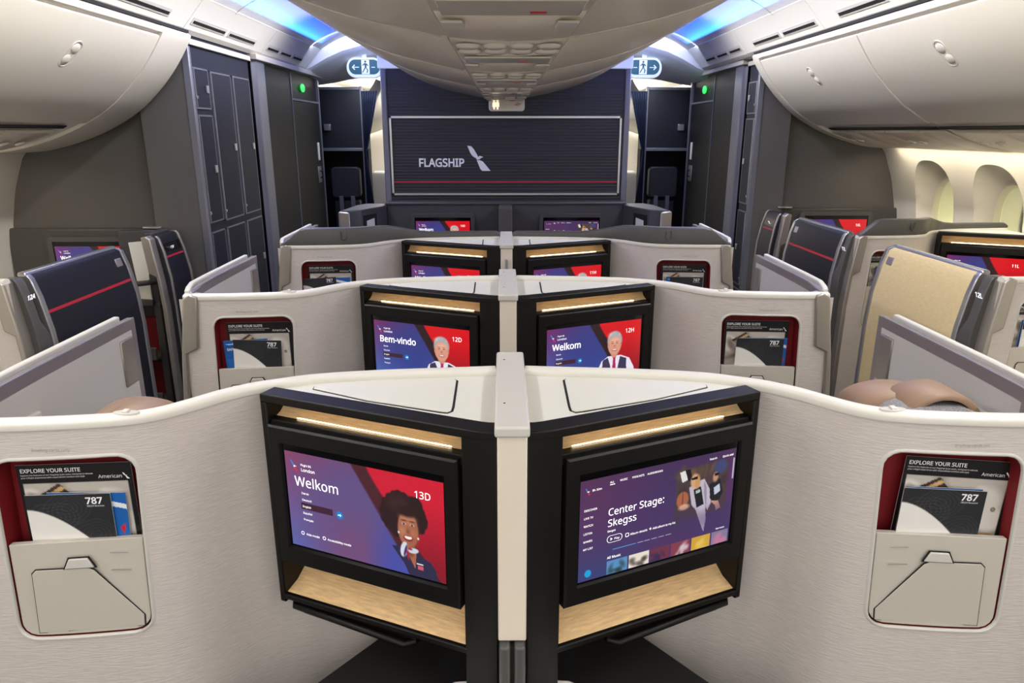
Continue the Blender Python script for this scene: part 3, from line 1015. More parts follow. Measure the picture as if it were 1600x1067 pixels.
def make_wing(root, mod, T, m, label_txt, y0=1.40, y1=2.02, base=0.0):
    b = lambda mb, n, mm, p=root, **k: mb.build(n, mm, p, T=T, **k)
    zs = [0.10, 0.5, 0.8, 0.95, 1.03, 1.08, 1.12, 1.15, 1.165]

    def yn(z):
        return y0 + 0.02 * (1.17 - z) * 2

    def yf(z):
        return y1 + 0.03 * min(1, (1.17 - z) / 0.3) - (0.02 if z > 1.16 else 0)
    # navy or gold skin with metal edge
    sk = MB()
    rings = [[(wing_x(z), yn(z), z), (wing_x(z), yf(z), z), (wing_x(z, 0.03), yf(z), z), (wing_x(z, 0.03), yn(z), z)] for z in zs]
    sk.loft(rings)
    wp = b(sk, 'wing_panel', m, smooth=50, bevel=0.004)
    if m == 'navy':
        za = 1.012
        b(MB().hexa([(wing_x(za, -0.001), yn(za), za), (wing_x(za, -0.001), yf(za), za), (wing_x(za, 0.004), yf(za), za), (wing_x(za, 0.004), yn(za), za),
                     (wing_x(za + .011, -0.001), yn(za), za + .011), (wing_x(za + .011, -0.001), yf(za), za + .011), (wing_x(za + .011, 0.004), yf(za), za + .011), (wing_x(za + .011, 0.004), yn(za), za + .011)]), 'red_stripe', 'redline', p=wp)
    ed = MB()
    for yy, ww in ((yn, -0.028), (yf, 0.0)):
        ed.loft([[(wing_x(z, -0.005), yy(z) + ww, z), (wing_x(z, -0.005), yy(z) + ww + 0.028, z), (wing_x(z, 0.034), yy(z) + ww + 0.028, z), (wing_x(z, 0.034), yy(z) + ww, z)] for z in zs])
    zt = 1.165
    ed.hexa([(wing_x(zt, -0.003), yn(zt) - 0.028, zt - 0.002), (wing_x(zt, -0.003), yf(zt) + 0.026, zt - 0.002), (wing_x(zt, 0.034), yf(zt) + 0.026, zt - 0.002), (wing_x(zt, 0.034), yn(zt) - 0.028, zt - 0.002),
             (wing_x(zt, 0.004), yn(zt) - 0.022, zt + 0.010), (wing_x(zt, 0.004), yf(zt) + 0.018, zt + 0.010), (wing_x(zt, 0.030), yf(zt) + 0.018, zt + 0.010), (wing_x(zt, 0.030), yn(zt) - 0.022, zt + 0.010)])
    b(ed, 'wing_edge', 'silver', bevel=0.004, seg=3, smooth=50)
    # small badge at the top far corner
    zb = 1.105
    bd = MB().hexa([(wing_x(zb - .018, -0.003), y1 - 0.065, zb - .018), (wing_x(zb - .018, -0.003), y1 - 0.015, zb - .018), (wing_x(zb - .018, 0.003), y1 - 0.015, zb - .018), (wing_x(zb - .018, 0.003), y1 - 0.065, zb - .018),
                    (wing_x(zb + .018, -0.003), y1 - 0.065, zb + .018), (wing_x(zb + .018, -0.003), y1 - 0.015, zb + .018), (wing_x(zb + .018, 0.003), y1 - 0.015, zb + .018), (wing_x(zb + .018, 0.003), y1 - 0.065, zb + .018)])
    bo = b(bd, 'badge', 'mauve', p=wp, bevel=0.003)
    # black post with the seat number beside the shell end
    pz = [0.3, 0.93, 0.96, 1.0, 1.10, 1.15, 1.165]
    po = MB()
    po.loft([[(wing_x(z, -0.004), 1.30, z), (wing_x(z, -0.004), y0 - 0.055 + 0.04 * max(0, min(1, (1.0 - z) * 12)), z), (wing_x(z, 0.04), y0 - 0.055 + 0.04 * max(0, min(1, (1.0 - z) * 12)), z), (wing_x(z, 0.04), 1.30, z)] for z in pz])
    pp = b(po, 'number_post', 'charcoal', bevel=0.004)
    zc = 1.085
    # lettering faces the aisle
    U = Vector(T(0, 1, 0)) - Vector(T(0, 0, 0))
    if mod.sx > 0:
        O = Vector(T(wing_x(zc, -0.006), 1.338, zc))
        F = Face(O, (0, -1, 0), (-0.25, 0, 1), 0.03, 0.02)
    else:
        O = Vector(T(wing_x(zc, -0.006), 1.305, zc))
        F = Face(O, (0, 1, 0), (0.25, 0, 1), 0.03, 0.02)
    tm = MB()
    write(tm, F, label_txt, 0, 0, 0.026, 0.002, bold=0.0006)
    tm.build('seat_number', 'glowtext', pp, recalc=False)


# ------------------------------------------------------------------ SETTING
fb = MB().box(-2.9, 2.9, -3.0, 11.0, -0.05, 0.0)
struct(fb.build('floor', 'carpet'))

# ceiling over each aisle (cove) and its rail
CEIL = [(1.50, 2.322), (1.44, 2.36), (1.34, 2.41), (1.19, 2.46), (1.0, 2.50), (0.6, 2.53), (0.0, 2.54)]
for sx in (-1, 1):
    mb = MB()
    ys = [-3.0, 0.3, 1.4, 2.55, 3.75, 5.0, 6.2]
    cp = catmull(CEIL, 4)
    mb.loft([[(sx * x, y, z) for x, z in cp] for y in (-3.0, 6.25)], closed=False)
    o = mb.build('ceiling', 'ceil', smooth=60, solid=0.02)
    struct(o)
    # seams across the ceiling
    sm = MB()
    for y in (2.75, 4.35):
        sm.loft([[(sx * x, y + d, z - 0.004) for x, z in cp] for d in (-0.006, 0.006)], closed=False)
    struct(sm.build('trim_1' if sx < 0 else 'trim_2', 'trimgrey', solid=0.002))
# outer lining behind bins so the cabin is closed
for sx in (-1, 1):
    mb = MB()
    prof = [(1.50, 2.33), (1.75, 2.40), (2.2, 2.2), (2.6, 1.9), (2.78, 1.62)]
    mb.loft([[(sx * x, y, z) for x, z in prof] for y in (-3.0, 11.0)], closed=False)
    struct(mb.build('ceiling', 'ceil', smooth=60, solid=0.02))

SIDE = [(2.585, 1.605), (2.63, 1.55), (2.675, 1.45), (2.715, 1.33), (2.745, 1.2), (2.77, 1.05), (2.785, 0.8), (2.79, 0.5), (2.77, 0.0)]


def side_x(z):
    for a, b in zip(SIDE, SIDE[1:]):
        if b[1] <= z <= a[1]:
            t = (a[1] - z) / (a[1] - b[1])
            return a[0] + t * (b[0] - a[0])
    return SIDE[-1][0]


def oval(cy, cz, ry, rz, n=64, p=2.6):
    return [(cy + ry * math.copysign(abs(math.cos(2 * math.pi * k / n)) ** (2 / p), math.cos(2 * math.pi * k / n)), cz + rz * math.copysign(abs(math.sin(2 * math.pi * k / n)) ** (2 / p), math.sin(2 * math.pi * k / n))) for k in range(n)]


WIN_Y = [4.60, 3.99, 3.38, 2.77]
right = MB()
zmin, zmax = 0.85, 1.605
for wy in WIN_Y:
    nich = oval(wy, 1.235, 0.215, 0.285)
    cy, cz = wy, 1.235
    outer = []
    for (y, z) in nich:
        dy, dz = y - cy, z - cz
        ts = [(0.305 / abs(dy)) if abs(dy) > 1e-6 else 1e9]
        if dz > 1e-6:
            ts.append((zmax - cz) / dz)
        if dz < -1e-6:
            ts.append((zmin - cz) / dz)
        t = min(ts)
        outer.append((cy + dy * t, cz + dz * t))
    for cnr in ((wy - 0.305, zmax), (wy + 0.305, zmax), (wy - 0.305, zmin), (wy + 0.305, zmin)):
        k = min(range(len(outer)), key=lambda i: math.hypot(outer[i][0] - cnr[0], outer[i][1] - cnr[1]))
        outer[k] = cnr
    rings = []
    for r in range(6):
        t = r / 5.0
        rings.append([(side_x(a[1] + (b_[1] - a[1]) * t), a[0] + (b_[0] - a[0]) * t, a[1] + (b_[1] - a[1]) * t) for a, b_ in zip(nich, outer)])
    right.loft(rings, caps=False)
right.loft([[(side_x(z), y, z) for z in (1.605, 1.55, 1.45, 1.33, 1.2, 1.05, 0.85)] for y in (4.905, 5.15)], closed=False, caps=False)
right.loft([[(side_x(z), y, z) for z in (1.605, 1.55, 1.45, 1.33, 1.2, 1.05, 0.85)] for y in (-3.0, 2.465)], closed=False, caps=False)
right.loft([[(side_x(z), y, z) for z in (0.85, 0.5, 0.0)] for y in (-3.0, 5.15)], closed=False, caps=False)
struct(right.build('wall_right', 'side', smooth=60))
left = MB()
left.loft([[(-side_x(z), y, z) for z in (1.605, 1.55, 1.45, 1.33, 1.2, 1.05, 0.85, 0.5, 0.0)] for y in (-3.0, 4.1)], closed=False, caps=False)
struct(left.build('wall_left', 'side', smooth=60))
for k, wy in enumerate(WIN_Y):
    rv = MB()
    cz = 1.235
    sec = [(0.215, 0.285, None), (0.208, 0.275, 2.735), (0.185, 0.245, 2.785), (0.160, 0.215, 2.815), (0.146, 0.192, 2.825), (0.138, 0.184, 2.819), (0.132, 0.178, 2.835), (0.126, 0.172, 2.86)]
    rings = []
    for i, (ry, rz, X) in enumerate(sec):
        ring = []
        for (y, z) in oval(wy + 0.004 * i, cz - 0.002 * i, ry, rz):
            xx = side_x(z)
            f = min(1.0, i / 3.0)
            if X is None:
                ring.append((xx, y, z))
            else:
                base = side_x(cz)
                ring.append((xx * (1 - f) + f * X + (1 - f) * (X - base) * 0.8, y, z))
        rings.append(ring)
    rv.loft(rings, caps=False)
    wo = rv.build('window_%d' % (k + 1), 'reveal', smooth=60)
    struct(wo)
    # outer pane frame and bright shade tunnel
    tn = MB()
    tn.loft([[(2.861, y, z) for y, z in oval(wy + 0.028, cz - 0.014, 0.126, 0.172)], [(2.98, y, z) for y, z in oval(wy + 0.032, cz - 0.014, 0.116, 0.164)]], caps=False)
    tn.build('shade_track', 'rim', wo, smooth=60)
    ov = oval(wy + 0.032, cz - 0.014, 0.118, 0.166)
    ov2 = oval(wy + 0.032, cz - 0.014, 0.108, 0.155)
    MB().loft([[(2.979, y, z) for y, z in ov], [(2.972, y, z) for y, z in ov2], [(2.985, y, z) for y, z in ov2]], caps=False).build('pane_seal', 'charcoal', wo, smooth=60)
    MB().prism([(2.980, y, z) for y, z in ov], (0.006, 0, 0)).build('pane', 'pane', wo)
struct(MB().box(4.6, 4.7, -3, 13, -1.0, 5.0).build('trim_3', 'hangar'))
bm_ = MB()
bm_.box(4.55, 4.62, -3, 13, 1.12, 1.2)
for y in (5.2, 6.4, 7.6, 8.8, 10):
    bm_.hexa([(4.55, y, -1), (4.6, y, -1), (4.6, y + 0.1, -1), (4.55, y + 0.1, -1), (4.55, y + 1.0, 4), (4.6, y + 1.0, 4), (4.6, y + 1.1, 4), (4.55, y + 1.1, 4)])
struct(bm_.build('trim_4', 'hangar2'))

# ------------------------------------------------------------------ overhead bins
BIN = [(1.605, 2.165), (1.625, 2.125), (1.70, 2.015), (1.79, 1.913), (1.915, 1.805), (2.08, 1.712), (2.26, 1.645), (2.43, 1.605), (2.60, 1.595)]
BP = catmull(BIN, 4)


def bprof(t0, t1):
    """piece of the bin profile by height, upper to lower"""
    return [p for p in BP if t1 <= p[1] <= t0]


def bin_latch(root, sx, y, t=0.42):
    # pill shaped recess with two thumb pads, lying on the door slope
    pts = BP
    i = int(len(pts) * t)
    p = Vector((pts[i][0], 0, pts[i][1]))
    q = Vector((pts[i + 1][0], 0, pts[i + 1][1]))
    d = (p - q).normalized()          # up the slope
    n = Vector((-d.z, 0, d.x))
    if n.x > 0:
        n = -n

    def P3(a, b2, c2):
        v = p + d * b2 + n * c2
        return (sx * v.x, y + a, v.z)
    mb = MB()
    out = []
    for k in range(24):
        a = 2 * math.pi * k / 24
        out.append((0.038 * math.cos(a) + (0.012 if math.sin(a) > 0 else -0.012) * 1.0, 0.030 * math.sin(a) + (0.034 if math.sin(a) > 0 else -0.034)))
    mb.loft([[P3(a, b2, 0.000) for a, b2 in out], [P3(a * 0.96, b2 * 0.98, 0.005) for a, b2 in out], [P3(a * 0.82, b2 * 0.92, 0.0055) for a, b2 in out], [P3(a * 0.78, b2 * 0.90, 0.001) for a, b2 in out]])
    la = mb.build('latch', 'trimgrey', root, smooth=50)
    for b0 in (0.026, -0.026):
        pad = MB()
        pad.loft([[P3(0.026 * math.cos(2 * math.pi * k / 20) * r + b0 * 0.4, b0 + 0.022 * math.sin(2 * math.pi * k / 20) * r, h) for k in range(20)] for r, h in ((1, 0.001), (1, 0.006), (0.7, 0.009), (0.3, 0.010))])
        pad.build('thumb_pad', 'bin', la, smooth=60)


def side_bin(sx, y0, y1, label, latch_y=None, end=False, psu=True):
    root = thing('overhead_bin', label, 'overhead bin', (0, 0, 0), 'overhead bins')
    mb = MB()
    dy1 = y1 - (0.30 if (end and sx < 0) else (0.09 if end else 0.0))
    body = bprof(2.5, 1.0)
    # body
    mb.loft([[(sx * (x + 0.012), y, z + 0.006) for x, z in body] for y in (y0, y1)], closed=False)
    cap = [(sx * (x + 0.012), y1, z + 0.006) for x, z in body] + [(sx * 2.60, y1, 2.165)]
    mb.add(cap, [tuple(range(len(cap)))])
    mb.build('body', 'gap' if False else 'bin', root, smooth=50)
    # door
    prof = bprof(2.135, 1.718)
    g = 0.006
    dm = MB()
    ring = lambda y: [(sx * (x - 0.004), y, z - 0.003) for x, z in prof] + [(sx * (x + 0.010), y, z + 0.006) for x, z in prof[::-1]]
    dm.loft([ring(y0 + g), ring(dy1 - g)])
    d = dm.build('door', 'bin', root, smooth=50, bevel=0.003)
    # upper strip
    pr = bprof(2.2, 2.128)
    um = MB()
    um.loft([[(sx * (x - 0.004), y, z) for x, z in pr] for y in (y0, y1 if sx > 0 else y1 - 0.0)], closed=False)
    um.build('top_strip', 'rim', root)
    if latch_y is not None:
        bin_latch(d, sx, latch_y, 0.30)
    # dark gap below the door
    gm = MB().loft([[(sx * (x + 0.006), y, z) for x, z in ((2.062, 1.7165), (2.082, 1.706))] for y in (y0, dy1 - 0.1 if end else dy1)], closed=False)
    gm.build('door_gap', 'gap', root, solid=0.004)
    if end:
        em = MB()
        ys = (dy1 + 0.004, y1)
        full = bprof(2.2, 1.0)
        r2 = lambda y, o: [(sx * (x - o), y, z - o) for x, z in full] + [(sx * (x + 0.012), y, z + 0.01) for x, z in full[::-1]]
        em.loft([r2(ys[0], 0.004), r2(ys[1] - 0.01, 0.010), r2(ys[1], 0.006)])
        em.build('end_fairing', 'bin', root, smooth=50)
    # service units under the bin
    if psu:
        lower = [p for p in BP if p[1] < 1.705]
        n = 0
        y = y0 + 0.02
        while y < dy1 - 0.15:
            wd = (0.22, 0.34, 0.12)[n % 3]
            y2 = min(y + wd, dy1 - 0.02)
            pm = MB()
            lp = [p for p in lower if p[0] < 2.50]
            rg = lambda yy, o: [(sx * x, yy, z - o) for x, z in lp] + [(sx * x, yy, z + 0.006) for x, z in lp[::-1]]
            pm.loft([rg(y, 0.002), rg(y + 0.008, 0.006), rg(y2 - 0.008, 0.006), rg(y2, 0.002)])
            po = pm.build('service_panel', 'psu', root, smooth=60)
            if n % 3 == 1:
                for q in (0.25, 0.45):
                    lp2 = BP[-9]
                    cx, cy, cz_ = lp2[0] - 0.03, y + (y2 - y) * q * 1.6, lp2[1]
                    ln = MB().loft([[(sx * (cx + 0.022 * r * math.cos(a * 0.5236)), cy + 0.022 * r * math.sin(a * 0.5236), cz_ - h - 0.004 + (-(0.022 * r * math.cos(a * 0.5236))) * 0.3) for a in range(12)] for r, h in ((1, 0), (0.9, 0.006), (0.5, 0.009))])
                    ln.build('reading_light', 'lens', po, smooth=60)
            y = y2 + 0.006
            n += 1
    return root


side_bin(-1, 1.55, 3.95, 'closed off-white overhead bin at upper left, its curved end by the grey closet', latch_y=3.05, end=True)
side_bin(1, 3.57, 4.95, 'small closed off-white overhead bin at upper right, next to the dark bulkhead', latch_y=4.22, end=True)
side_bin(1, 1.55, 3.564, 'large closed off-white overhead bin nearest at upper right, above the windows', latch_y=2.99)

# centre bins
CB = [(0.0, 1.917), (0.12, 1.922), (0.24, 1.941), (0.46, 1.992), (0.68, 2.082), (0.84, 2.195), (0.95, 2.29), (1.01, 2.37), (1.02, 2.42)]
CP = catmull(CB, 4)


def centre_bin(sx, y0, y1, label):
    root = thing('overhead_bin', label, 'overhead bin', (0, 0, 0), 'overhead bins')
    pr = [p for p in CP if p[0] >= 0.155]
    pr = [(0.158, 1.9255)] + pr
    g = 0.004
    mb = MB()
    ring = lambda y, o: [(sx * x, y, z + o) for x, z in pr] + [(sx * x, y, z + 0.03) for x, z in pr[::-1]]
    mb.loft([ring(y0 + g, 0.006), ring(y0 + g + 0.012, 0), ring(y1 - g - 0.012, 0), ring(y1 - g, 0.006)])
    d = mb.build('door', 'bin2', root, smooth=50)
    cl = MB().box(sx * 0.965 - 0.012, sx * 0.965 + 0.012, (y0 + y1) / 2 - 0.06, (y0 + y1) / 2 + 0.06, 2.285, 2.30)
    cl.build('handle', 'trimgrey', d, bevel=0.004)
    return root


ys = [0.93, 1.98, 3.03, 4.08, 5.45]
where = ['nearest the camera', 'second from the camera', 'third from the camera', 'farthest, ending over the dark front partition']
for sx in (-1, 1):
    for k in range(4):
        centre_bin(sx, ys[k], ys[k + 1], ('left' if sx < 0 else 'right') + ' half of the cream centre overhead bins, ' + where[k])
cb_end = MB()
endr = [(-x, z) for x, z in CP[::-1]] + CP[1:]
cb_end.loft([[(x * 0.998, 5.438, z + 0.012) for x, z in endr], [(x, 5.452, z + 0.004) for x, z in endr], [(x * 0.99, 5.46, z + 0.012) for x, z in endr]])
tag(cb_end.build('bin_end_cover', 'bin2', smooth=40), 'curved cream end cover closing the centre bins above the dark partition', 'cover')
seamb = MB()
for sx in (-1, 1):
    for y in ys[1:4]:
        seamb.loft([[(sx * x, y + d, z - 0.002) for x, z in CP if x > 0.15] for d in (-0.007, 0.007)], closed=False)
struct(seamb.build('trim_5', 'rim', solid=0.002))

# service unit strip under the centre bins
sp = thing('service_unit', 'long cream passenger service strip with lamps under the centre bins', 'service panel', (0, 0, 0))
y = 0.95
k = 0
while y < 5.40:
    wd = (0.30, 0.26, 0.40)[k % 3]
    y2 = min(y + wd, 5.43)
    pm = MB()
    sec = [(-0.15, 1.922), (-0.08, 1.915), (0, 1.912), (0.08, 1.915), (0.15, 1.922)]
    rg = lambda yy, o: [(x, yy, z - o) for x, z in sec] + [(x, yy, z + 0.008) for x, z in sec[::-1]]
    pm.loft([rg(y, 0.0), rg(y + 0.01, 0.005), rg(y2 - 0.01, 0.005), rg(y2, 0.0)])
    po = pm.build('panel', 'psu', sp, smooth=60)
    if k % 3 == 0:
        for rr in range(2):
            for xx in (-0.105, -0.035, 0.035, 0.105):
                cy = y + 0.08 + 0.13 * rr
                if cy > y2 - 0.03:
                    continue
                ln = MB().loft([[(xx + 0.033 * r * math.cos(a * 0.3927), cy + 0.045 * r * math.sin(a * 0.3927), 1.908 - h) for a in range(16)] for r, h in ((1, 0), (0.92, 0.006), (0.6, 0.009), (0.2, 0.010))])
                ln.build('reading_light', 'lens', po, smooth=60)
    if k % 3 == 1:
        MB().box(-0.13, 0.13, y + 0.05, y2 - 0.05, 1.902, 1.9075).build('cover', 'lens', po, bevel=0.003)
        MB().box(0.035, 0.065, y2 - 0.10, y2 - 0.092, 1.899, 1.9022).build('no_smoking_mark', 'redline', po)
    if k % 3 == 2:
        for vx in (-0.1175, 0.1175):
            MB().box(vx - 0.022, vx + 0.022, y + 0.04, y + 0.12, 1.902, 1.9075).build('air_vent', 'trimgrey', po, bevel=0.002)
    y = y2 + 0.005
    k += 1

# lavatory sign at the end of the bins
sg = thing('lavatory_sign', 'white rounded hanging sign with lit toilet figures under the centre bins', 'sign', (0.012, 5.38, 1.88))
mb = MB()
rr_ = rrect(-0.128, 0.128, -0.048, 0.045, 0.022, 6)
mb.prism([(x, 0.0, z) for x, z in rr_], (0, 0.05, 0))
mb.build('sign_body', 'bin', sg, bevel=0.004)
F = Face((-0.128, 0, -0.048), (1, 0, 0), (0, 0, 1), 0.256, 0.093)
mb = MB()
for cx in (0.038, 0.062):
    disc(mb, F, cx, 0.073, 0.0085, 0.001)
    polyon(mb, F, [(cx - 0.010, 0.062), (cx + 0.010, 0.062), (cx + 0.013, 0.030), (cx + 0.006, 0.030), (cx + 0.005, 0.012), (cx - 0.005, 0.012), (cx - 0.006, 0.030), (cx - 0.013, 0.030)], 0.001)
mb.build('toilet_figures', 'amber', sg, recalc=False)
mb = MB()
ringon(mb, F, [(0.205 + 0.012 * math.cos(a * 0.5236), 0.045 + 0.012 * math.sin(a * 0.5236)) for a in range(12)], 0.003, 0.001)
polyon(mb, F, [(0.183, 0.041), (0.228, 0.047), (0.228, 0.051), (0.183, 0.045)], 0.0012)
mb.build('no_smoking_mark', 'redline', sg, recalc=False)

# ------------------------------------------------------------------ rails with air slots
RT = [(1.61, 2.19), (1.607, 2.196), (1.50, 2.318), (1.485, 2.328)]
for sx in (-1, 1):
    root = thing('vent_rail', 'long off-white rail with dark air slots above the %s bins' % ('left' if sx < 0 else 'right'), 'vent rail', (0, 0, 0), 'vent rails')
    y = -0.9
    while y < 6.2:
        y2 = min(y + 1.2, 6.25)
        mb = MB()
        mb.loft([[(sx * x, yy, z) for x, z in [(1.64, 2.172)] + RT + [(1.50, 2.34), (1.66, 2.20)]] for yy in (y + 0.003, y2 - 0.003)])
        sec = mb.build('rail_section', 'trimgrey' if False else 'rim', root, bevel=0.002)
        ss = 0.50 if y < 4.5 else 0.30
        yy = y + 0.05
        while yy + ss < y2:
            a = Vector((1.587, 0, 2.2185))
            b_ = Vector((1.568, 0, 2.2405))
            n = Vector((-0.745, 0, -0.66)) * 0.0028
            fr = MB()
            d = (b_ - a).normalized()
            a1 = a - d * 0.007
            b1 = b_ + d * 0.007
            fr.hexa([(sx * p.x, q, p.z) for p, q in ((a1, yy - 0.015), (a1, yy + ss - 0.06), (b1, yy + ss - 0.06), (b1, yy - 0.015))] + [(sx * (p + n).x, q, (p + n).z) for p, q in ((a1, yy - 0.015), (a1, yy + ss - 0.06), (b1, yy + ss - 0.06), (b1, yy - 0.015))])
            vf = fr.build('vent_frame', 'trimgrey', sec, bevel=0.001)
            n2 = n * 1.6
            a2 = a + d * 0.003
            b2 = b_ - d * 0.010
            sl = MB().hexa([(sx * p.x, q, p.z) for p, q in ((a2, yy), (a2, yy + ss - 0.075), (b2, yy + ss - 0.075), (b2, yy))] + [(sx * (p + n2).x, q, (p + n2).z) for p, q in ((a2, yy), (a2, yy + ss - 0.075), (b2, yy + ss - 0.075), (b2, yy))])
            sl.build('air_slot', 'gap', vf if False else sec)
            yy += ss
        y = y2
for sx, ye in ((-1, 3.93), (1, 4.93)):
    g_ = MB().box(sx * 1.612 - 0.012, sx * 1.612 + 0.012, -0.9, ye, 2.1695, 2.183)
    struct(g_.build('trim_6' if sx < 0 else 'trim_7', 'gap'))

# ------------------------------------------------------------------ front partition with name and emblem
WY = 5.60
mb = MB()
mb.box(-0.87, 0.885, WY, WY + 0.06, 0.0, 2.135)
fw_ = struct(mb.build('wall_front', 'wall'))
mb = MB().box(-0.915, -0.87, WY - 0.012, WY + 0.07, 0.0, 2.135).box(0.885, 0.930, WY - 0.012, WY + 0.07, 0.0, 2.135)
mb.build('edge_post', 'post', fw_, bevel=0.008)
MB().box(-0.93, 0.94, WY - 0.01, WY + 0.06, 2.137, 2.285).build('light_header', 'signwhite', fw_, bevel=0.004)
fx0, fx1, fz0, fz1 = -0.862, 0.872, 1.226, 1.803
mb = MB()
for a in ((fx0, fx1, fz1 - 0.014, fz1), (fx0, fx1, fz0, fz0 + 0.014), (fx0, fx0 + 0.014, fz0, fz1), (fx1 - 0.014, fx1, fz0, fz1)):
    mb.box(a[0], a[1], WY - 0.012, WY, a[2], a[3])
mb.build('metal_frame', 'silver', fw_)
MB().box(fx0 + 0.015, fx1 - 0.015, WY - 0.003, WY, 1.318, 1.330).build('red_line', 'redline', fw_)
F = Face((-0.656, WY - 0.001, 1.438), (1, 0, 0), (0, 0, 1), 1, 1)
mb = MB()
write(mb, F, 'FLAGSHIP', 0, 0, 0.0825, 0.006, bold=0.0022, sx=0.93)
mb.build('lettering', 'white', fw_, recalc=False)
mb = MB()
emblem(mb, Face((-0.285, WY - 0.001, 1.406), (1, 0, 0), (0, 0, 1), 1, 1), 0, 0, 0.185, 0.006)
mb.build('emblem', 'white', fw_, recalc=False)

# ------------------------------------------------------------------ bulkheads and closets
def bulkhead(sx, Y, xin, label):
    """flat grey bulkhead behind the front window seat + column beside the closet"""
    root = thing('bulkhead_panel', label, 'bulkhead', (sx * 2.3, Y, 0), 'grey bulkheads')
    T = lambda x, y, z: (sx * x - sx * 2.3, y, z)
    m = MB()
    ring = [(1.93, 0.05, 0.0), (2.76, 0.05, 0.0), (2.785, 0.05, 0.8), (2.77, 0.05, 1.1), (2.70, 0.05, 1.38), (2.60, 0.05, 1.62), (2.45, 0.05, 1.95), (1.93, 0.05, 2.1)]
    m.prism(ring, (0, 0.03, 0))
    m.build('panel', 'bulk', root, T=T)
    MB().box(1.93, 2.77, 0.015, 0.05, 0.0, 1.178).build('lower_surround', 'surround', root, T=T, bevel=0.012, seg=3)
    MB().box(1.90, 2.0, -0.02, 0.05, 1.178, 1.192).build('ledge', 'silver', root, T=T, bevel=0.004)
    return root


LY, RY = 4.0, 5.05
bulkhead(-1, LY, 1.65, 'dark grey bulkhead at left with the seat 11A screen')
bulkhead(1, RY, 1.70, 'dark grey bulkhead at right with the seat 10L screen, next to the windows')


def closet(sx, X, Y0, Y1, cols, label, zcut=1.79):
    root = thing('closet', label, 'closet', (sx * X, Y0, 0), 'stowage closets')
    T = lambda x, y, z: (sx * (x - X), y - Y0, z)
    MB().box(X, 1.925, Y0, Y1, 0.0, 2.19).build('closet_body', 'closet', root, T=T, bevel=0.004)
    MB().box(X + 0.004, 1.93, Y0 - 0.006, Y0 - 0.001, 0.0, 2.16).build('end_panel', 'bulk2', root, T=T, bevel=0.002)
    MB().box(X - 0.012, X + 0.03, Y0 - 0.012, Y0 + 0.02, 0.0, 2.12).build('corner_trim', 'post', root, T=T, bevel=0.006)
    MB().box(X - 0.02, 1.9, Y0, Y1, 2.125, 2.155).build('top_trim', 'flap', root, T=T, bevel=0.003)
    for i, (ya, yb) in enumerate(cols):
        spans = ((zcut + 0.02, 2.02), (1.20, zcut - 0.01), (0.62, 1.15), (0.08, 0.59)) if i == 0 else ((1.19, 2.015), (0.62, 1.15), (0.08, 0.59))
        for (za, zb) in spans:
            f = MB()
            t = 0.008
            for q in ((ya, yb, zb - t, zb), (ya, yb, za, za + t), (ya, ya + t, za, zb), (yb - t, yb, za, zb)):
                f.box(X - 0.006, X, q[0], q[1], q[2], q[3])
            d = MB().box(X - 0.005, X - 0.0005, ya + 0.006, yb - 0.006, za + 0.006, zb - 0.006).build('door', 'closet', root, T=T, bevel=0.001)
            f.build('door_frame', 'post', d, T=T)
            MB().box(X - 0.012, X - 0.005, ya + 0.001, ya + 0.007, za + 0.01, zb - 0.01).build('hinge', 'silver', d, T=T)
            zz = (za + zb) / 2
            MB().box(X - 0.014, X - 0.005, yb - 0.055, yb - 0.025, zz - 0.02, zz + 0.02).build('latch', 'silver', d, T=T, bevel=0.002)
            MB().box(X - 0.018, X - 0.005, ya - 0.002, ya + 0.012, za + 0.05, za + 0.065).build('hinge_knuckle', 'silver', d, T=T, bevel=0.002)
    return root


closet(-1, 1.65, LY, 4.93, [(4.03, 4.235), (4.26, 4.575), (4.60, 4.905)], 'tall slate blue closet with metal hinged doors at left, beside the grey bulkhead')
closet(1, 1.70, RY, 5.27, [(5.075, 5.26)], 'narrow slate blue closet at right, between bulkhead and lavatory wall')


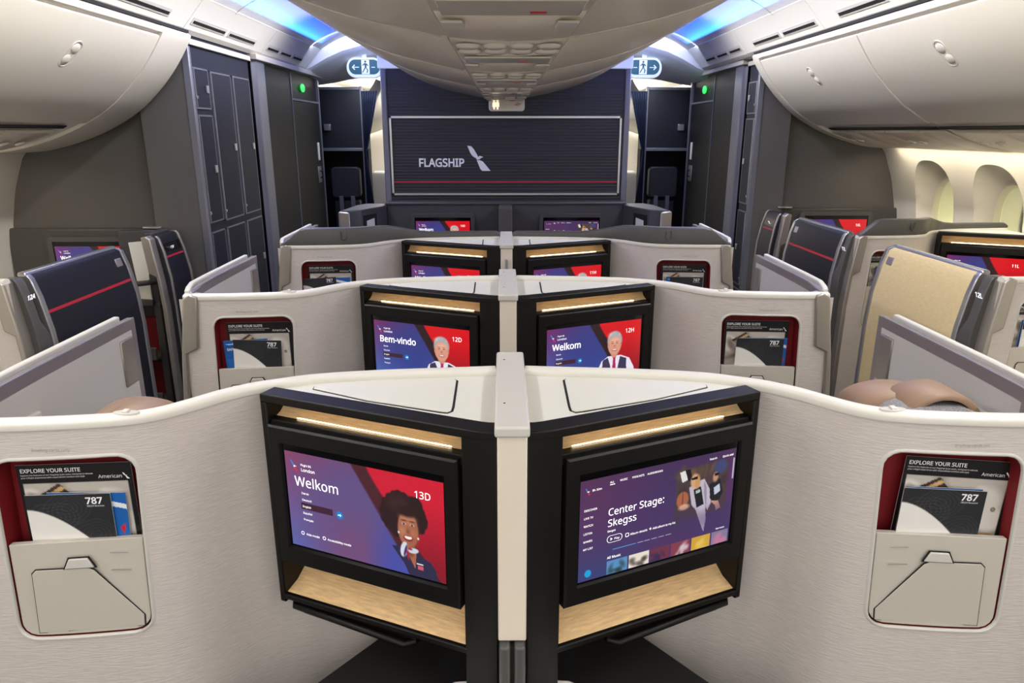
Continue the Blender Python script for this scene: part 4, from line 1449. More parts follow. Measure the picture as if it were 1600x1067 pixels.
def lavatory(sx, X, Y0, Y1, label):
    root = thing('lavatory', label, 'lavatory', (sx * X, Y0, 0), 'lavatories')
    T = lambda x, y, z: (sx * (x - X), y - Y0, z)
    MB().box(X + 0.02, 2.5, Y0, Y1, 0.0, 2.155).build('body', 'lav', root, T=T)
    m = MB()
    m.loft([[(X + 0.03 - 0.035 * math.cos(R(a)), Y0 + 0.05 - 0.05 * math.sin(R(a)), z) for a in range(0, 100, 10)] + [(X + 0.05, Y0 + 0.0, z), (X + 0.05, Y0 + 0.2, z), (X - 0.005, Y0 + 0.2, z)] for z in (0, 2.14)])
    m.build('corner_post', 'post', root, T=T, smooth=60)
    MB().box(X - 0.03, 2.4, Y0 - 0.02, Y1, 2.14, 2.175).build('top_trim', 'flap', root, T=T, bevel=0.004)
    mid = Y0 + (Y1 - Y0) * 0.48
    MB().box(X + 0.008, X + 0.022, Y0 + 0.22, mid - 0.012, 0.02, 2.12).build('side_panel', 'lav', root, T=T, bevel=0.002)
    d = MB().box(X + 0.006, X + 0.022, mid + 0.005, Y1 - 0.12, 0.02, 1.92).build('door', 'lav', root, T=T, bevel=0.003)
    MB().box(X + 0.002, X + 0.02, mid - 0.01, mid + 0.003, 0.0, 2.12).box(X + 0.002, X + 0.02, mid, Y1 - 0.1, 1.925, 1.94).box(X + 0.0, X + 0.02, Y1 - 0.11, Y1 - 0.07, 0, 2.12).build('door_frame', 'post', root, T=T)
    lp = MB()
    cy = Y0 + (Y1 - Y0) * 0.66
    lp.loft([[(X + 0.006 - h, cy + 0.055 * r * math.cos(a * 0.4488), 2.03 + 0.032 * r * math.sin(a * 0.4488)) for a in range(14)] for r, h in ((1, 0), (1, 0.008), (0.6, 0.012))])
    lp.build('green_lamp', 'led', root, T=T, smooth=60)
    ld = MB().box(X - 0.002, X + 0.006, Y1 - 0.30, Y1 - 0.19, 1.26, 1.40).build('lock_plate', 'silver', d, T=T, bevel=0.004)
    MB().tube([(X - 0.003, Y1 - 0.24, 1.30), (X - 0.02, Y1 - 0.24, 1.31), (X - 0.02, Y1 - 0.24, 1.35), (X - 0.003, Y1 - 0.24, 1.36)], 0.006, 8).build('lock_knob', 'gap', d, T=T)
    ap = MB().box(X - 0.002, X + 0.006, Y1 - 0.26, Y1 - 0.20, 1.45, 1.60).build('ashtray_sign', 'rim', d, T=T, bevel=0.003)
    return root


lavatory(-1, 1.63, 4.98, 6.75, 'dark lavatory with round green lamp at left of the cabin')
lavatory(1, 1.68, 5.32, 6.9, 'dark lavatory with round green lamp at right of the cabin')

# door area arches, galley units, curtains, exit signs beyond the partition
for sx in (-1, 1):
    side = 'left' if sx < 0 else 'right'
    mb = MB()
    arch = [(1.75, 2.14), (1.59, 2.20), (1.46, 2.27), (1.33, 2.325), (1.10, 2.385), (0.8, 2.42), (0.0, 2.44)]
    top = [(1.75, 2.62)] * 2 + [(1.4, 2.62)] + [(1.2, 2.62)] * 2 + [(0.8, 2.62), (0, 2.62)]
    mb.loft([[(sx * x, 6.28, z) for x, z in top], [(sx * x, 6.30, z) for x, z in arch], [(sx * x, 6.36, z - 0.03) for x, z in arch]], closed=False)
    # vault that widens back over the door area
    back = [(1.75, 2.10), (1.6, 2.12), (1.45, 2.15), (1.3, 2.17), (1.1, 2.20), (0.8, 2.22), (0.0, 2.22)]
    mb.loft([[(sx * x, 6.36, z - 0.03) for x, z in arch], [(sx * x, 7.05, z) for x, z in back]], closed=False)
    struct(mb.build('ceiling', 'ceil', smooth=50))
    mb = MB().loft([[(sx * x, y, 2.25 - 0.0 * x) for x in (2.2, 0.0)] for y in (7.3, 11)], closed=False)
    struct(mb.build('ceiling', 'ceil', solid=0.02))
    # exit sign
    ex = thing('exit_sign', 'green and white running-man exit sign with arrow, %s of the dark partition' % side, 'exit sign', (sx * 1.18, 6.45, 2.215), 'exit signs')
    mb = MB().prism([(x, 0, z) for x, z in rrect(-0.150, 0.150, -0.088, 0.075, 0.075, 8)], (0, 0.05, 0))
    mb.build('sign_body', 'signwhite', ex, bevel=0.006)
    MB().box(-0.02, 0.02, 0.01, 0.04, 0.074, 0.17).build('hanger', 'rim', ex)
    F = Face((-0.15, 0, -0.085), (1, 0, 0), (0, 0, 1), 0.3, 0.16)
    mb = MB()
    polyon(mb, F, [(x + 0.15, z + 0.085) for x, z in rrect(-0.130, 0.130, -0.06, 0.058, 0.055, 8)], 0.001)
    mb.build('green_field', 'green', ex, recalc=False)
    dc = 0.16 if sx < 0 else 0.14
    mb = MB()
    polyon(mb, F, [(dc - 0.033, 0.028), (dc + 0.033, 0.028), (dc + 0.033, 0.140), (dc - 0.033, 0.140)], 0.002)
    a0 = 0.075 if sx < 0 else 0.225
    dd = -1 if sx < 0 else 1
    polyon(mb, F, [(a0 + dd * 0.03, 0.082), (a0 + dd * 0.008, 0.104), (a0 + dd * 0.002, 0.098), (a0 + dd * 0.016, 0.085), (a0 - dd * 0.03, 0.085), (a0 - dd * 0.03, 0.079), (a0 + dd * 0.016, 0.079), (a0 + dd * 0.002, 0.066), (a0 + dd * 0.008, 0.060)], 0.002)
    b0 = 0.225 if sx < 0 else 0.075
    polyon(mb, F, [(b0 - 0.015, 0.079), (b0 + 0.015, 0.079), (b0 + 0.015, 0.085), (b0 - 0.015, 0.085)], 0.002)
    mb.build('arrow_and_door', 'signwhite', ex, recalc=False)
    mb = MB()
    disc(mb, F, dc, 0.126, 0.009, 0.003, 12)
    polyon(mb, F, [(dc - 0.010, 0.116), (dc + 0.012, 0.112), (dc + 0.008, 0.078), (dc - 0.006, 0.080)], 0.003)
    polyon(mb, F, [(dc - 0.006, 0.082), (dc + 0.004, 0.080), (dc - 0.012, 0.055), (dc - 0.024, 0.038), (dc - 0.030, 0.042), (dc - 0.018, 0.060)], 0.003)
    polyon(mb, F, [(dc, 0.082), (dc + 0.010, 0.078), (dc + 0.022, 0.058), (dc + 0.014, 0.036), (dc + 0.007, 0.038), (dc + 0.012, 0.058)], 0.003)
    polyon(mb, F, [(dc - 0.010, 0.114), (dc - 0.026, 0.098), (dc - 0.022, 0.092), (dc - 0.006, 0.106)], 0.003)
    polyon(mb, F, [(dc + 0.010, 0.112), (dc + 0.026, 0.096), (dc + 0.022, 0.090), (dc + 0.008, 0.102)], 0.003)
    mb.build('running_man', 'green', ex, recalc=False)
    # galley / crew unit
    ga = thing('crew_unit', 'dark navy crew cupboard above a folded jump seat, %s side beyond the lavatory' % side, 'cupboard', (sx * 1.55, 7.0, 0), 'crew units')
    T = lambda x, y, z: (sx * (x - 1.55), y, z)
    MB().box(1.33, 2.2, 0.0, 0.4, 1.53, 2.08).build('upper_cupboard', 'galley', ga, T=T)
    MB().box(1.33, 2.2, 0.25, 0.4, 0.0, 1.53).build('back_panel', 'gap', ga, T=T)
    MB().box(1.315, 1.335, -0.015, 0.05, 0.0, 2.09).box(1.335, 1.80, -0.012, 0.0, 2.06, 2.085).box(1.335, 1.80, -0.012, 0.0, 1.515, 1.545).build('metal_edges', 'post', ga, T=T, bevel=0.004)
    MB().box(1.62, 1.68, -0.03, 0.0, 1.70, 1.76).build('latch', 'silver', ga, T=T, bevel=0.004)
    js = MB().prism([(x, 0.02, z) for x, z in rrect(1.385, 1.66, 1.08, 1.37, 0.04, 5)], (0, 0.10, 0))
    js.build('jump_seat_back', 'closetdark', ga, T=T, bevel=0.01)
    MB().box(1.40, 1.65, 0.04, 0.16, 0.45, 1.06).build('jump_seat_base', 'closetdark', ga, T=T, bevel=0.02)
    MB().box(1.44, 1.475, 0.0, 0.03, 0.5, 1.10).box(1.55, 1.585, 0.0, 0.03, 0.5, 1.10).build('seat_belt', 'post', ga, T=T)
    # curtain gathered at the post
    cu = MB()
    rows = []
    for i in range(22):
        z = 2.05 - i * (1.95 / 21)
        wd = 0.150 * (1 - min(1, i / 6.0) ** 1.1 * 0.86) + 0.075 * max(0, (i - 6) / 8.0)
        rows.append([(sx * (1.318 - wd * (j / 26.0)), 6.98 + 0.018 * math.sin(j * 1.6) - (0.01 if j else 0), z) for j in range(27)])
    cu.loft(rows, closed=False)
    o = cu.build('curtain', 'curtain', smooth=80, solid=0.004)
    tag(o, 'dark navy curtain gathered beside the crew cupboard on the %s' % side, 'curtain', 'aisle curtains')
    # bright cabin beyond: bin, seat shell, sidewall
    bb = MB().loft([[(sx * (x - 0.35), y, z + 0.02) for x, z in BP] for y in (7.6, 10.8)], closed=False)
    tag(bb.build('overhead_bin', 'bin', smooth=50, solid=0.03), 'far cream bins glimpsed through the %s aisle opening beyond the curtain' % side, 'overhead bin', 'far cabin bins')
    fs = thing('cabin_seat', 'cream far seat shell seen through the %s aisle gap past the curtain' % side, 'seat', (sx * 1.30, 8.2, 0), 'far seats')
    m = MB()
    m.loft([[(-0.20, -0.02, z) for z in (0,)] + [(a, b_, 0.0) for a, b_ in ((0.20, -0.02), (0.20, 0.1), (-0.20, 0.1))], [(-0.20, 0, 1.18), (0.20, 0, 1.18), (0.20, 0.1, 1.18), (-0.20, 0.1, 1.18)], [(-0.17, 0.02, 1.27), (0.17, 0.02, 1.27), (0.17, 0.1, 1.27), (-0.17, 0.1, 1.27)]])
    m.build('seat_shell', 'bin', fs, bevel=0.03, seg=4)
    MB().box(-0.205, -0.185, -0.01, 0.02, 0.0, 1.2).build('side_gap', 'gap', fs)
    # far sidewall with window shades
    fwm = MB().loft([[(sx * 2.05, y, z) for z in (0.0, 1.0, 1.7)] for y in (7.5, 11)], closed=False)
    struct(fwm.build('wall_far_%s' % side, 'side', solid=0.02))
    rb = MB()
    for q in range(6):
        rb.tube([(sx * 2.0, 8.0 + q * 0.42, 1.28), (sx * 1.97, 8.06 + q * 0.42, 1.42), (sx * 1.9, 8.16 + q * 0.42, 1.52)], 0.02, 8)
    rb.build('window_ribs', 'bin', None, smooth=60)
    bpy.data.objects[rb and C.objects[-1].name]['kind'] = 'structure'
    C.objects[-1].name = 'trim_far_%s' % side
struct(MB().box(-2.9, 2.9, 11.0, 11.05, 0, 2.6).build('wall_end', 'bin'))
# sides of the far compartment so no light leaks
for sx in (-1, 1):
    struct(MB().box(sx * 2.55 - 0.02, sx * 2.55 + 0.02, 5.15 if sx > 0 else 4.1, 11, 0, 2.4).build('wall_service_%s' % ('left' if sx < 0 else 'right'), 'gap'))

# ------------------------------------------------------------------ front-row monitors
def bulk_monitor(parent, x0, x1, z0, z1, y, kind, seat, frame='charcoal', word='Welkom'):
    m = MB()
    fr = rrect(x0, x1, z0, z1, 0.018, 4)
    ix0, ix1, iz0, iz1 = x0 + 0.028, x1 - 0.028, z0 + 0.030, z1 - 0.026
    inn = rrect(ix0, ix1, iz0, iz1, 0.003, 4)
    m.loft([[(x, y, z) for x, z in fr], [(x, y - 0.03, z) for x, z in fr], [(x, y - 0.03, z) for x, z in inn], [(x, y - 0.025, z) for x, z in inn]])
    mo = m.build('monitor', frame, parent, smooth=40)
    g = MB().box(ix0, ix1, y - 0.0262, y - 0.025, iz0, iz1)
    g.build('screen_glass', 'glass', mo)
    F = Face((ix0 + 0.008, y - 0.0272, iz0 + 0.008), (1, 0, 0), (0, 0, 1), ix1 - ix0 - 0.016, iz1 - iz0 - 0.034)
    screen_face(mo, F, kind, seat, 0.5, word)
    return mo


a11 = thing('wall_monitor', 'grey framed screen marked 11A on the left bulkhead', 'monitor', (-2.27, 4.01, 0.98), 'bulkhead monitors')
bulk_monitor(a11, -0.265, 0.245, -0.155, 0.155, 0, 'man', '11A')
l10 = thing('wall_monitor', 'grey framed screen marked 10L on the right bulkhead', 'monitor', (2.32, 5.06, 0.99), 'bulkhead monitors')
bulk_monitor(l10, -0.255, 0.25, -0.165, 0.165, 0, 'welcome', '10L')

fr = thing('front_shroud', 'dark charcoal front surround with two screens under the large dark partition', 'surround', (0, 5.4, 0))
MB().box(-0.89, 0.90, 0.05, 0.09, 0.0, 1.170).build('back_panel', 'shroud', fr, bevel=0.006)
MB().box(-0.90, 0.91, 0.04, 0.17, 1.165, 1.185).build('top_ledge', 'shroud', fr, bevel=0.006)
MB().box(-0.048, 0.048, -0.25, 0.05, 0.0, 1.168).build('centre_divider', 'charcoal', fr, bevel=0.006)
for sx in (-1, 1):
    T = lambda x, y, z, sx=sx: (sx * x, y, z)
    pod = MB().prism([(0.89, 0.10, 0.0), (0.885, -0.08, 0.0), (1.00, -0.36, 0.0), (1.10, -0.43, 0.0), (1.135, -0.40, 0.0), (1.10, -0.02, 0.0), (1.05, 0.10, 0.0)], (0, 0, 1.172))
    po = pod.build('side_pod', 'shroud', fr, T=T, bevel=0.010, seg=3)
    MB().prism([(1.06, -0.45, 0.0), (1.145, -0.44, 0.0), (1.15, -0.36, 0.0), (1.115, -0.34, 0.0), (1.10, -0.42, 0.0)], (0, 0, 1.165)).build('metal_cap', 'metal', fr, T=T, bevel=0.010, seg=3)
    pk = MB().hexa([(0.93, -0.195, 0.95), (0.985, -0.33, 0.95), (0.99, -0.328, 0.95), (0.935, -0.192, 0.95), (0.93, -0.195, 1.12), (0.985, -0.33, 1.12), (0.99, -0.328, 1.12), (0.935, -0.192, 1.12)])
    MB().hexa([(0.925, -0.186, 0.95), (0.990, -0.345, 0.95), (1.0, -0.34, 0.95), (0.935, -0.18, 0.95), (0.925, -0.186, 1.13), (0.990, -0.345, 1.13), (1.0, -0.34, 1.13), (0.935, -0.18, 1.13)]).build('pocket', 'gap', fr, T=T)
    o = MB().hexa([(0.935, -0.225, 0.96), (0.972, -0.315, 0.96), (0.975, -0.314, 0.96), (0.938, -0.224, 0.96), (0.935, -0.225, 1.10), (0.972, -0.315, 1.09), (0.975, -0.314, 1.09), (0.938, -0.224, 1.10)]).build('brochure', 'paper', None, T=lambda x, y, z, sx=sx: (sx * x, y + 5.4, z))
    tag(o, 'small pale brochure in the dark front surround pocket, %s side' % ('left' if sx < 0 else 'right'), 'brochure', 'front row brochures')
m1 = thing('wall_monitor', 'charcoal framed screen marked 10D in the centre front surround', 'monitor', (-0.47, 5.45, 0.95), 'front surround monitors')
bulk_monitor(m1, -0.238, 0.238, -0.155, 0.150, 0, 'man', '10D', 'shroud')
m2 = thing('wall_monitor', 'charcoal framed screen of seat 10H with dark blue picture', 'monitor', (0.497, 5.45, 0.95), 'front surround monitors')
bulk_monitor(m2, -0.24, 0.242, -0.155, 0.150, 0, 'music', '10H', 'shroud')

# ------------------------------------------------------------------ suites
PITCHY = 1.094
rows = {13: 0.0, 12: PITCHY, 11: 2 * PITCHY}
desc = {
    (13, -1): 'cream textured suite shell nearest on the left, screen 13D with woman in scarf',
    (13, 1): 'cream textured suite shell nearest on the right, screen showing Center Stage album page',
    (12, -1): 'cream centre suite shell in middle row, screen 12D reading Bem-vindo',
    (12, 1): 'cream centre suite shell in middle row, screen 12H reading Welkom with grey-haired man',
    (11, -1): 'cream centre suite shell with raised charcoal rim on the left, far row',
    (11, 1): 'cream centre suite shell with raised charcoal rim on the right, far row, screen 11H',
}
for r, oy in rows.items():
    for sx in (1, -1):          # sx=1 : left-hand (D) suites, sx=-1 : right-hand (H)
        key = (r, -sx)
        kind = {(13, -1): 'woman', (13, 1): 'music', (12, -1): 'man', (12, 1): 'man', (11, -1): 'man', (11, 1): 'man'}[key]
        no = '%d%s' % (r, 'D' if sx > 0 else 'H')
        word = 'Bem-vindo' if key == (12, -1) else 'Welkom'
        make_suite('suite_shell', desc[key], Mod(0, oy, sx), kind, no, word, 1.0 if r == 13 else (0.8 if r == 12 else 0.5), band=(r == 11))

win = [
    (1, 2.77, 1.25, 1, '12L', 'window-side suite shell at the right edge with gold woven wing panel, marked 12L', ('tan', '12L'), False, 'welcome'),
    (1, 2.77, 1.25 + PITCHY, 1, '11L', 'window-side suite shell at right with navy wing and raised charcoal rim', ('navy', '11L'), True, 'welcome'),
    (-1, -2.77, 1.25, -1, '12A', 'window-side suite shell at the left edge with navy wing panel, marked 12A', ('navy', '12A'), False, 'welcome'),
]
for side, ox, oy, s, no, lab, wg, band, kind in win:
    make_suite('suite_shell', lab, Mod(ox, oy, s, 0.915, 0.02), kind, '7L' if False else no, 'Welkom', 0.5, band=band, door=False, wing=wg)


# front wings beside the bulkheads (11A left, 10L right)
def front_wing(sx, ox, oy, no, lab):
    root = thing('privacy_wing', lab, 'privacy wing', (ox, oy, 0), 'front privacy wings')
    mod = Mod(ox, oy, sx, 0.915, 0.02)
    T = mod.T
    poly = [(-1.035, 1.165), (-1.060, 1.171), (-1.085, 1.155), (-1.113, 0.95), (-1.126, 0.80), (-1.130, 0.0), (-1.106, 0.0), (-1.103, 0.80), (-1.092, 0.965), (-1.052, 0.985)]
    MB().prism([(x, 1.246, z) for x, z in poly], (0, 0.06, 0)).build('end_cap', 'metal', root, T=T, bevel=0.005, seg=3)
    zs = [0.0, 0.5, 0.8, 0.95, 1.03, 1.08, 1.12, 1.15, 1.165]
    sk = MB()
    sk.loft([[(wing_x(z), 1.30, z), (wing_x(z), 1.52 + 0.03 * min(1, (1.17 - z) / 0.3), z), (wing_x(z, 0.03), 1.52 + 0.03 * min(1, (1.17 - z) / 0.3), z), (wing_x(z, 0.03), 1.30, z)] for z in zs])
    wp = sk.build('wing_panel', 'navy', root, T=T, bevel=0.004, smooth=50)
    ed = MB()
    for ya, yb, dy in ((1.306, 1.326, 0), (1.525, 1.545, 1)):
        ed.loft([[(wing_x(z, -0.005), ya + dy * 0.03 * min(1, (1.17 - z) / 0.3), z), (wing_x(z, -0.005), yb + dy * 0.03 * min(1, (1.17 - z) / 0.3), z), (wing_x(z, 0.034), yb + dy * 0.03 * min(1, (1.17 - z) / 0.3), z), (wing_x(z, 0.034), ya + dy * 0.03 * min(1, (1.17 - z) / 0.3), z)] for z in zs])
    ed.build('wing_edge', 'metal', root, T=T, bevel=0.003)
    za = 1.05
    MB().hexa([(wing_x(z, o), y, z) for z in (za, za + 0.009) for o, y in ((-0.0015, 1.327), (-0.0015, 1.525), (0.004, 1.525), (0.004, 1.327))]).build('red_stripe', 'redline', wp, T=T)
    zd = 1.075
    pl = MB().hexa([(wing_x(z, o), y, z) for z in (zd, zd + 0.045) for o, y in ((-0.002, 1.335), (-0.002, 1.515), (0.004, 1.515), (0.004, 1.335))]).build('number_display', 'glass', wp, T=T)
    tm = MB()
    if sx > 0:
        F = Face(Vector(T(wing_x(1.09, -0.003), 1.43, 1.09)), (0, -1, 0), (-0.3, 0, 1), 1, 1)
    else:
        F = Face(Vector(T(wing_x(1.09, -0.003), 1.38, 1.09)), (0, 1, 0), (0.3, 0, 1), 1, 1)
    write(tm, F, no, 0, 0, 0.024, 0.003, bold=0.0004)
    tm.build('seat_number', 'glowtext', wp, recalc=False)
    return root


front_wing(-1, -2.77, 1.25 + PITCHY, '11A', 'narrow navy privacy wing with silver edges in front of the left closet')
front_wing(1, 2.77, 1.25 + 2 * PITCHY - 0.1, '10L', 'narrow navy privacy wing with silver edges beside the right closet')

# stowage tower beside the left wing with red lined trays
tw = thing('stowage_tower', 'dark stowage tower with red lined trays behind the left narrow wing', 'stowage', (-1.98, 3.86, 0))
MB().box(-0.13, 0.11, 0.06, 0.12, 0.0, 1.175).build('back_panel', 'shroud', tw, bevel=0.004)
MB().box(0.09, 0.13, -0.10, 0.12, 0.0, 1.185).build('side_post', 'shroud', tw, bevel=0.006)
MB().box(-0.14, 0.13, -0.10, 0.12, 0.80, 0.815).box(-0.14, 0.10, -0.12, -0.10, 0.80, 0.835).build('upper_shelf', 'charcoal', tw, bevel=0.005)
for z in (0.50, 0.24):
    tr_ = MB().box(-0.12, 0.09, -0.13, 0.05, z, z + 0.012).box(-0.12, 0.09, -0.14, -0.125, z, z + 0.075).box(-0.13, -0.118, -0.14, 0.05, z, z + 0.20).build('tray', 'charcoal', tw, bevel=0.006)
    MB().box(-0.115, 0.088, 0.03, 0.055, z + 0.015, z + 0.20).build('red_lining', 'red', tr_)
MB().tube([(-0.06, -0.12, 0.93), (-0.05, -0.15, 0.93), (0.06, -0.16, 0.93), (0.10, -0.13, 0.93), (0.12, -0.1, 0.93)], 0.014, 8).build('magazine_ring', 'charcoal', tw, smooth=60)
mg = MB().hexa([(-1.95, 3.76, 0.836), (-1.885, 3.745, 0.836), (-1.885, 3.755, 0.836), (-1.95, 3.77, 0.836), (-1.995, 3.80, 1.13), (-1.90, 3.785, 1.14), (-1.90, 3.795, 1.14), (-1.995, 3.81, 1.13)])
tag(mg.build('magazine', 'paper', None), 'white folded magazine standing in the dark tower beside the left wing', 'magazine')

# ------------------------------------------------------------------ centre dividers
for r, oy in rows.items():
    lab = {13: 'nearest off-white divider post between the two front screens', 12: 'middle off-white divider post between screens 12D and 12H', 11: 'farthest off-white divider post between screens 11D and 11H'}[r]
    dv = thing('divider_post', lab, 'divider', (0, oy, 0), 'centre dividers')
    MB().box(-0.0325, 0.0325, 1.200, 1.665, 1.158, 1.180).build('cap', 'trimgrey', dv, bevel=0.005, seg=3)
    MB().box(-0.0280, 0.0280, 1.207, 1.66, 0.715, 1.160).build('post', 'flap' if False else 'bin2', dv, bevel=0.003)
    MB().box(-0.0265, -0.004, 1.190, 1.50, 0.10, 0.713).box(0.004, 0.0265, 1.190, 1.50, 0.10, 0.713).build('console', 'charcoal', dv, bevel=0.006, seg=3)
    MB().box(-0.004, 0.004, 1.200, 1.50, 0.10, 0.705).build('console_groove', 'gap', dv)
    for yy in (1.32, 1.60):
        MB().loft([[(-0.014 + 0.0022 * math.cos(a * 0.785), yy + 0.0022 * math.sin(a * 0.785), z) for a in range(8)] for z in (1.1795, 1.1808)]).build('screw', 'gap', dv)
    if r == 11:
        MB().box(-0.006, 0.006, 1.190, 1.207, 1.06, 1.11).box(-0.011, 0.011, 1.190, 1.207, 1.03, 1.065).build('catch', 'silver', dv, bevel=0.002)

# white rounded pads at the bottom of the frame
for sx in (-1, 1):
    mb = MB()
    ring = [(sx * x, y) for x, y in ((0.040, 1.02), (0.038, 1.20), (0.044, 1.232), (0.065, 1.250), (0.12, 1.246), (0.158, 1.225), (0.20, 1.16), (0.22, 1.02))]
    mb.loft([[(x, y, z) for x, y in ring] for z in (0.503, 0.59)])
    pd = thing('ottoman_pad', 'white padded ottoman edge at the bottom of the picture, %s of the post' % ('left' if sx < 0 else 'right'), 'pad', (0, 0, 0), 'ottoman pads')
    mb.build('cushion', 'whitepad', pd, bevel=0.012, seg=4, smooth=60)

# ------------------------------------------------------------------ seats behind the shells
def seat(cx, oy, label, zt=1.165, ry=1.44):
    root = thing('lounge_chair', label, 'chair', (cx, oy + ry, 0), 'suite chairs')
    mb = MB()
    mb.loft([[(x, y, z) for x, y in ((-0.15 * k, 0.0), (0.15 * k, 0.0), (0.17 * k, 0.05), (0.15 * k, 0.14), (-0.15 * k, 0.14), (-0.17 * k, 0.05))] for z, k in ((0.47, 1.1), (0.90, 1.05), (zt - 0.14, 0.98), (zt - 0.06, 0.72), (zt - 0.030, 0.52), (zt - 0.018, 0.30))])
    mb.build('seat_back', 'fabric', root, bevel=0.02, seg=4, smooth=60)

    def arc(name, c0, hw, zc, h, ya, yb, th):
        m = MB()
        rings = []
        for i in range(25):
            a = math.pi * i / 24
            x = c0 + hw * math.cos(a)
            z = zc + h * max(0.0, math.sin(a)) ** 0.75
            xi = c0 + (hw - th) * math.cos(a)
            zi = zc - 0.02 + (h + 0.02 - th) * max(0.0, math.sin(a)) ** 0.75
            rings.append([(x, ya, z - 0.006), (x, ya + 0.012, z), (x, yb - 0.02, z), (x, yb, z - 0.010), (xi, yb, zi), (xi, ya, zi)])
        m.loft(rings)
        return m.build(name, 'leather', root, smooth=70)
    arc('headrest', -0.04, 0.095, zt - 0.075, 0.060, 0.075, 0.20, 0.03)
    arc('headrest_wing', 0.012, 0.090, zt - 0.080, 0.090, 0.01, 0.13, 0.014)
    MB().box(-0.24, 0.20, 0.16, 0.56, 0.36, 0.47).build('seat_cushion', 'fabric', root, bevel=0.03, seg=4)
    MB().box(-0.20, 0.18, 0.06, 0.52, 0.0, 0.36).build('seat_base', 'gap', root)
    return root


seat(0.925, 0.0, 'tan leather and grey fabric seat peeking over the nearest right shell', 1.143, 1.42)
seat(-0.84, 0.0, 'tan leather seat just showing over the nearest left shell', 1.104, 1.43)
seat(-0.84, PITCHY, 'tan leather seat just showing over the middle left shell', 1.106, 1.43)

# ------------------------------------------------------------------ literature in the pockets
def card(name, w_, h_, painter, lab, cat, group, texts):
    root = thing(name, lab, cat, (0, 0, 0), group)
    MB().box(-w_ / 2, w_ / 2, 0.0, 0.0016, 0, h_).build('paper', 'paper', root)
    F = Face((-w_ / 2, -0.0002, 0), (1, 0, 0), (0, 0, 1), w_, h_)
    c = Canvas(96, int(96 * h_ / w_), w_ / h_)
    painter(c)
    c.mesh('printed_front', F, 'print', root)
    tb = MB()
    texts(tb, F)
    tb.build('lettering', 'white', root, recalc=False)
    return root


def p_suite(c):
    c.c[:] = np.array((16, 16, 18)) / 255.0
    save = c.c.copy()
    c.grad([(206, 200, 192), (190, 184, 178), (120, 112, 104), (176, 170, 160)])
    blobs(c, 22, 0.05, 0.95, 0.15, 0.7, [(236, 232, 226), (150, 142, 132), (96, 84, 76), (210, 204, 196)], 0.03, 0.14, 11)
    c.poly([(0.12, 0.22), (0.34, 0.13), (0.44, 0.20), (0.24, 0.27)], (58, 46, 40))
    c.poly([(0.16, 0.235), (0.36, 0.145), (0.39, 0.165), (0.20, 0.25)], (206, 170, 120))
    c.ell(0.80, 0.28, 0.14, 0.10, (222, 216, 208), soft=0.05)
    c.ell(0.88, 0.33, 0.02, 0.014, (40, 36, 34))
    c.ell(0.88, 0.33, 0.011, 0.008, (200, 190, 170))
    c.poly([(0.78, 0.50), (0.92, 0.50), (0.92, 0.60), (0.78, 0.60)], (190, 160, 100))
    c.ell(0.86, 0.545, 0.03, 0.022, (30, 28, 26))
    m = ((c.x > 0.04) & (c.x < 0.955) & (c.y > 0.125) & (c.y < 0.80))
    c.c = np.where(m[..., None], c.c, save)


def t_suite(mb, F):
    W, H = F.w, F.h
    write(mb, F, 'EXPLORE YOUR SUITE', 0.03 * W, H - 0.0165, 0.0115, 0.0004, bold=0.0002)
    write(mb, F, 'Explore the features of our Flagship Suite seats, designed to elevate', 0.03 * W, H - 0.0235, 0.0044, 0.0004)
    write(mb, F, 'your inflight experience with unparalleled comfort and style', 0.03 * W, H - 0.0290, 0.0044, 0.0004)
    write(mb, F, 'American', 0.70 * W, H - 0.0330, 0.0105, 0.0004)
    emblem(mb, F, 0.915 * W, H - 0.036, 0.014, 0.0004)


def p_mag(c):
    c.c[:] = np.array((22, 96, 176)) / 255.0
    c.poly([(0.0, 0.05), (0.5, 0.03), (1.0, 0.10), (1.0, 0.14), (0.5, 0.075)], (230, 236, 244))
    c.poly([(0.04, 0.25), (0.30, 0.25), (0.30, 0.40), (0.04, 0.40)], (30, 110, 190))
    c.poly([(0.88, 0.30), (0.96, 0.26), (0.93, 0.36)], (200, 30, 50))


def t_mag(mb, F):
    W, H = F.w, F.h
    write(mb, F, 'SAFETY', 0.06 * W, H - 0.036, 0.012, 0.0004, bold=0.0003)


def p_787(c):
    c.c[:] = np.array((38, 39, 43)) / 255.0
    for (cx, cy) in ((0.45, 0.12), (0.72, 0.35), (0.28, 0.2), (0.95, 0.55)):
        for r in (0.05, 0.09, 0.13, 0.17, 0.21):
            d = np.sqrt(((c.x - cx) * c.ar * 1.2 + 0.03 * np.sin(c.y * 14 + cx * 9)) ** 2 + ((c.y - cy) * 1.6 + 0.02 * np.sin(c.x * 17)) ** 2)
            c.mix(np.clip(1 - abs(d - r) / 0.007, 0, 1) * 0.35, (110, 110, 116))
    # pale swoosh in the lower left
    d2 = c.y - (0.115 + 0.27 * (c.x / 0.70) ** 1.7)
    c.mix(np.clip(d2 * 90, 0, 1), (232, 230, 226))


def t_787(mb, F):
    W, H = F.w, F.h
    write(mb, F, '787', 0.70 * W, H - 0.0215, 0.0195, 0.0004, bold=0.0005)
    write(mb, F, '08/24 Revision', 0.71 * W, H - 0.028, 0.0050, 0.0004)


def dup(o, loc, rot, label):
    r_ = o.copy()
    C.objects.link(r_)
    r_.location = loc
    r_.rotation_euler = rot
    r_['label'] = label
    for ch in list(o.children):
        c_ = ch.copy()
        C.objects.link(c_)
        c_.parent = r_
    return r_


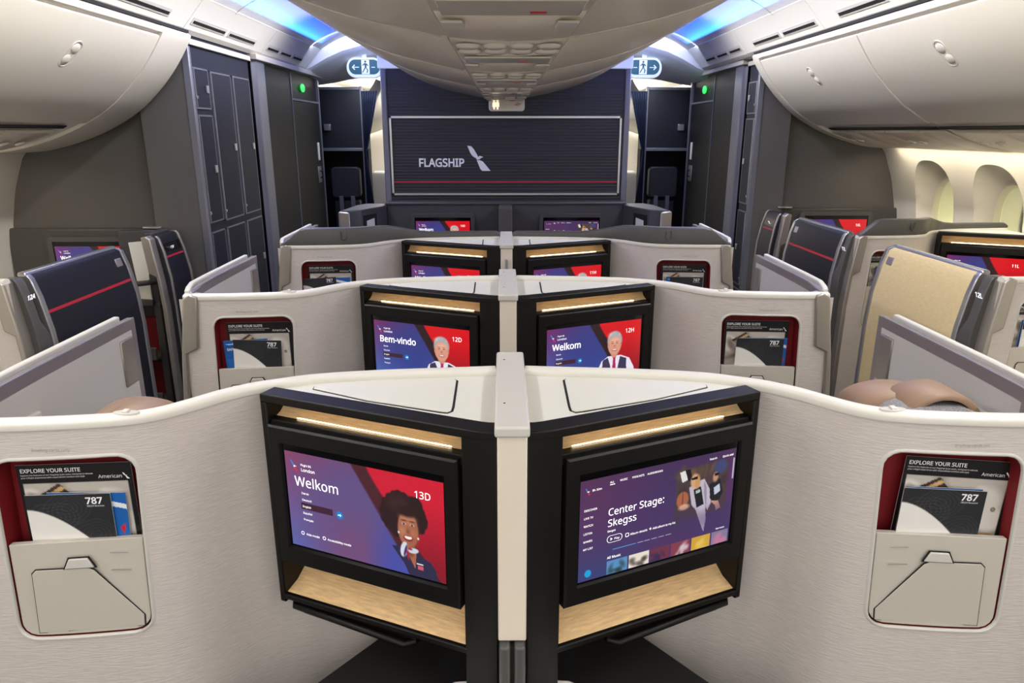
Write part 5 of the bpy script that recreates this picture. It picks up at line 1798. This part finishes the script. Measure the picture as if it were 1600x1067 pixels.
suite_card = card('suite_card', 0.218, 0.322, p_suite, 'x', 'card', 'black suite guide cards', t_suite)
magazine = card('magazine', 0.150, 0.262, p_mag, 'x', 'magazine', 'blue safety magazines', t_mag)
revision_card = card('revision_card', 0.162, 0.262, p_787, 'x', 'card', 'dark safety cards', t_787)

spots = [   # ox, oy, sx, kx, dz, place name, card dx, mag dx, 787 dx, tilts
    (0, 0, 1, 1, 0, 'nearest left suite', 0.010, 0.020, -0.006, (0, 2.0, 0.5)),
    (0, 0, -1, 1, 0, 'nearest right suite', 0.012, -0.008, -0.012, (2.5, 1.0, 1.5)),
    (0, PITCHY, 1, 1, 0, 'middle row left suite', 0.018, -0.02, 0.0, (0, -2.5, 2.5)),
    (0, PITCHY, -1, 1, 0, 'middle row right suite', -0.012, 0.02, 0.0, (0, 0, 0)),
    (0, 2 * PITCHY, 1, 1, 0, 'far row left suite with charcoal rim', 0.012, 0.03, -0.03, (0, 0, -3)),
    (0, 2 * PITCHY, -1, 1, 0, 'far row right suite with charcoal rim', 0.0, -0.01, 0.012, (0, 0, 0)),
    (2.77, 1.25, 1, 0.915, 0.02, 'window suite 12L at right edge', 0.01, 0.0, 0.012, (0, 1, 0)),
    (2.77, 1.25 + PITCHY, 1, 0.915, 0.02, 'window suite 11L behind the navy wing', 0.01, 0.0, 0.014, (0, 2, 1)),
    (-2.77, 1.25, -1, 0.915, 0.02, 'window suite 12A at left edge', 0.0, 0.0, 0.0, (0, 0, 0)),
]
for i, (ox, oy, sx, kx, dz, nm, dc_, dm_, dr_, tl) in enumerate(spots):
    cxw = ox + sx * kx * -0.876
    yb = oy + 1.268
    first = (i == 0)
    yb += 0.006
    items = ((suite_card, dc_, 0.026, 0.742, tl[0], 'black suite guide card in the pocket of the ' + nm),
             (magazine, dm_, 0.019, 0.742, tl[1], 'blue magazine in the pocket of the ' + nm),
             (revision_card, dr_, 0.012, 0.742, tl[2], 'dark card marked 787 in the pocket of the ' + nm))
    yaw = R(-3) * sx if False else math.atan2(0.014, 0.12) * 0.6 * sx
    for proto, dx, dy, z, t_, lab in items:
        loc = (cxw + dx, yb + dy, z + dz)
        rot = (0, R(t_), yaw)
        if first:
            proto.location = loc
            proto.rotation_euler = rot
            proto['label'] = lab
        else:
            dup(proto, loc, rot, lab)
# floor of every pocket is part of its lining; keep the cards standing on it
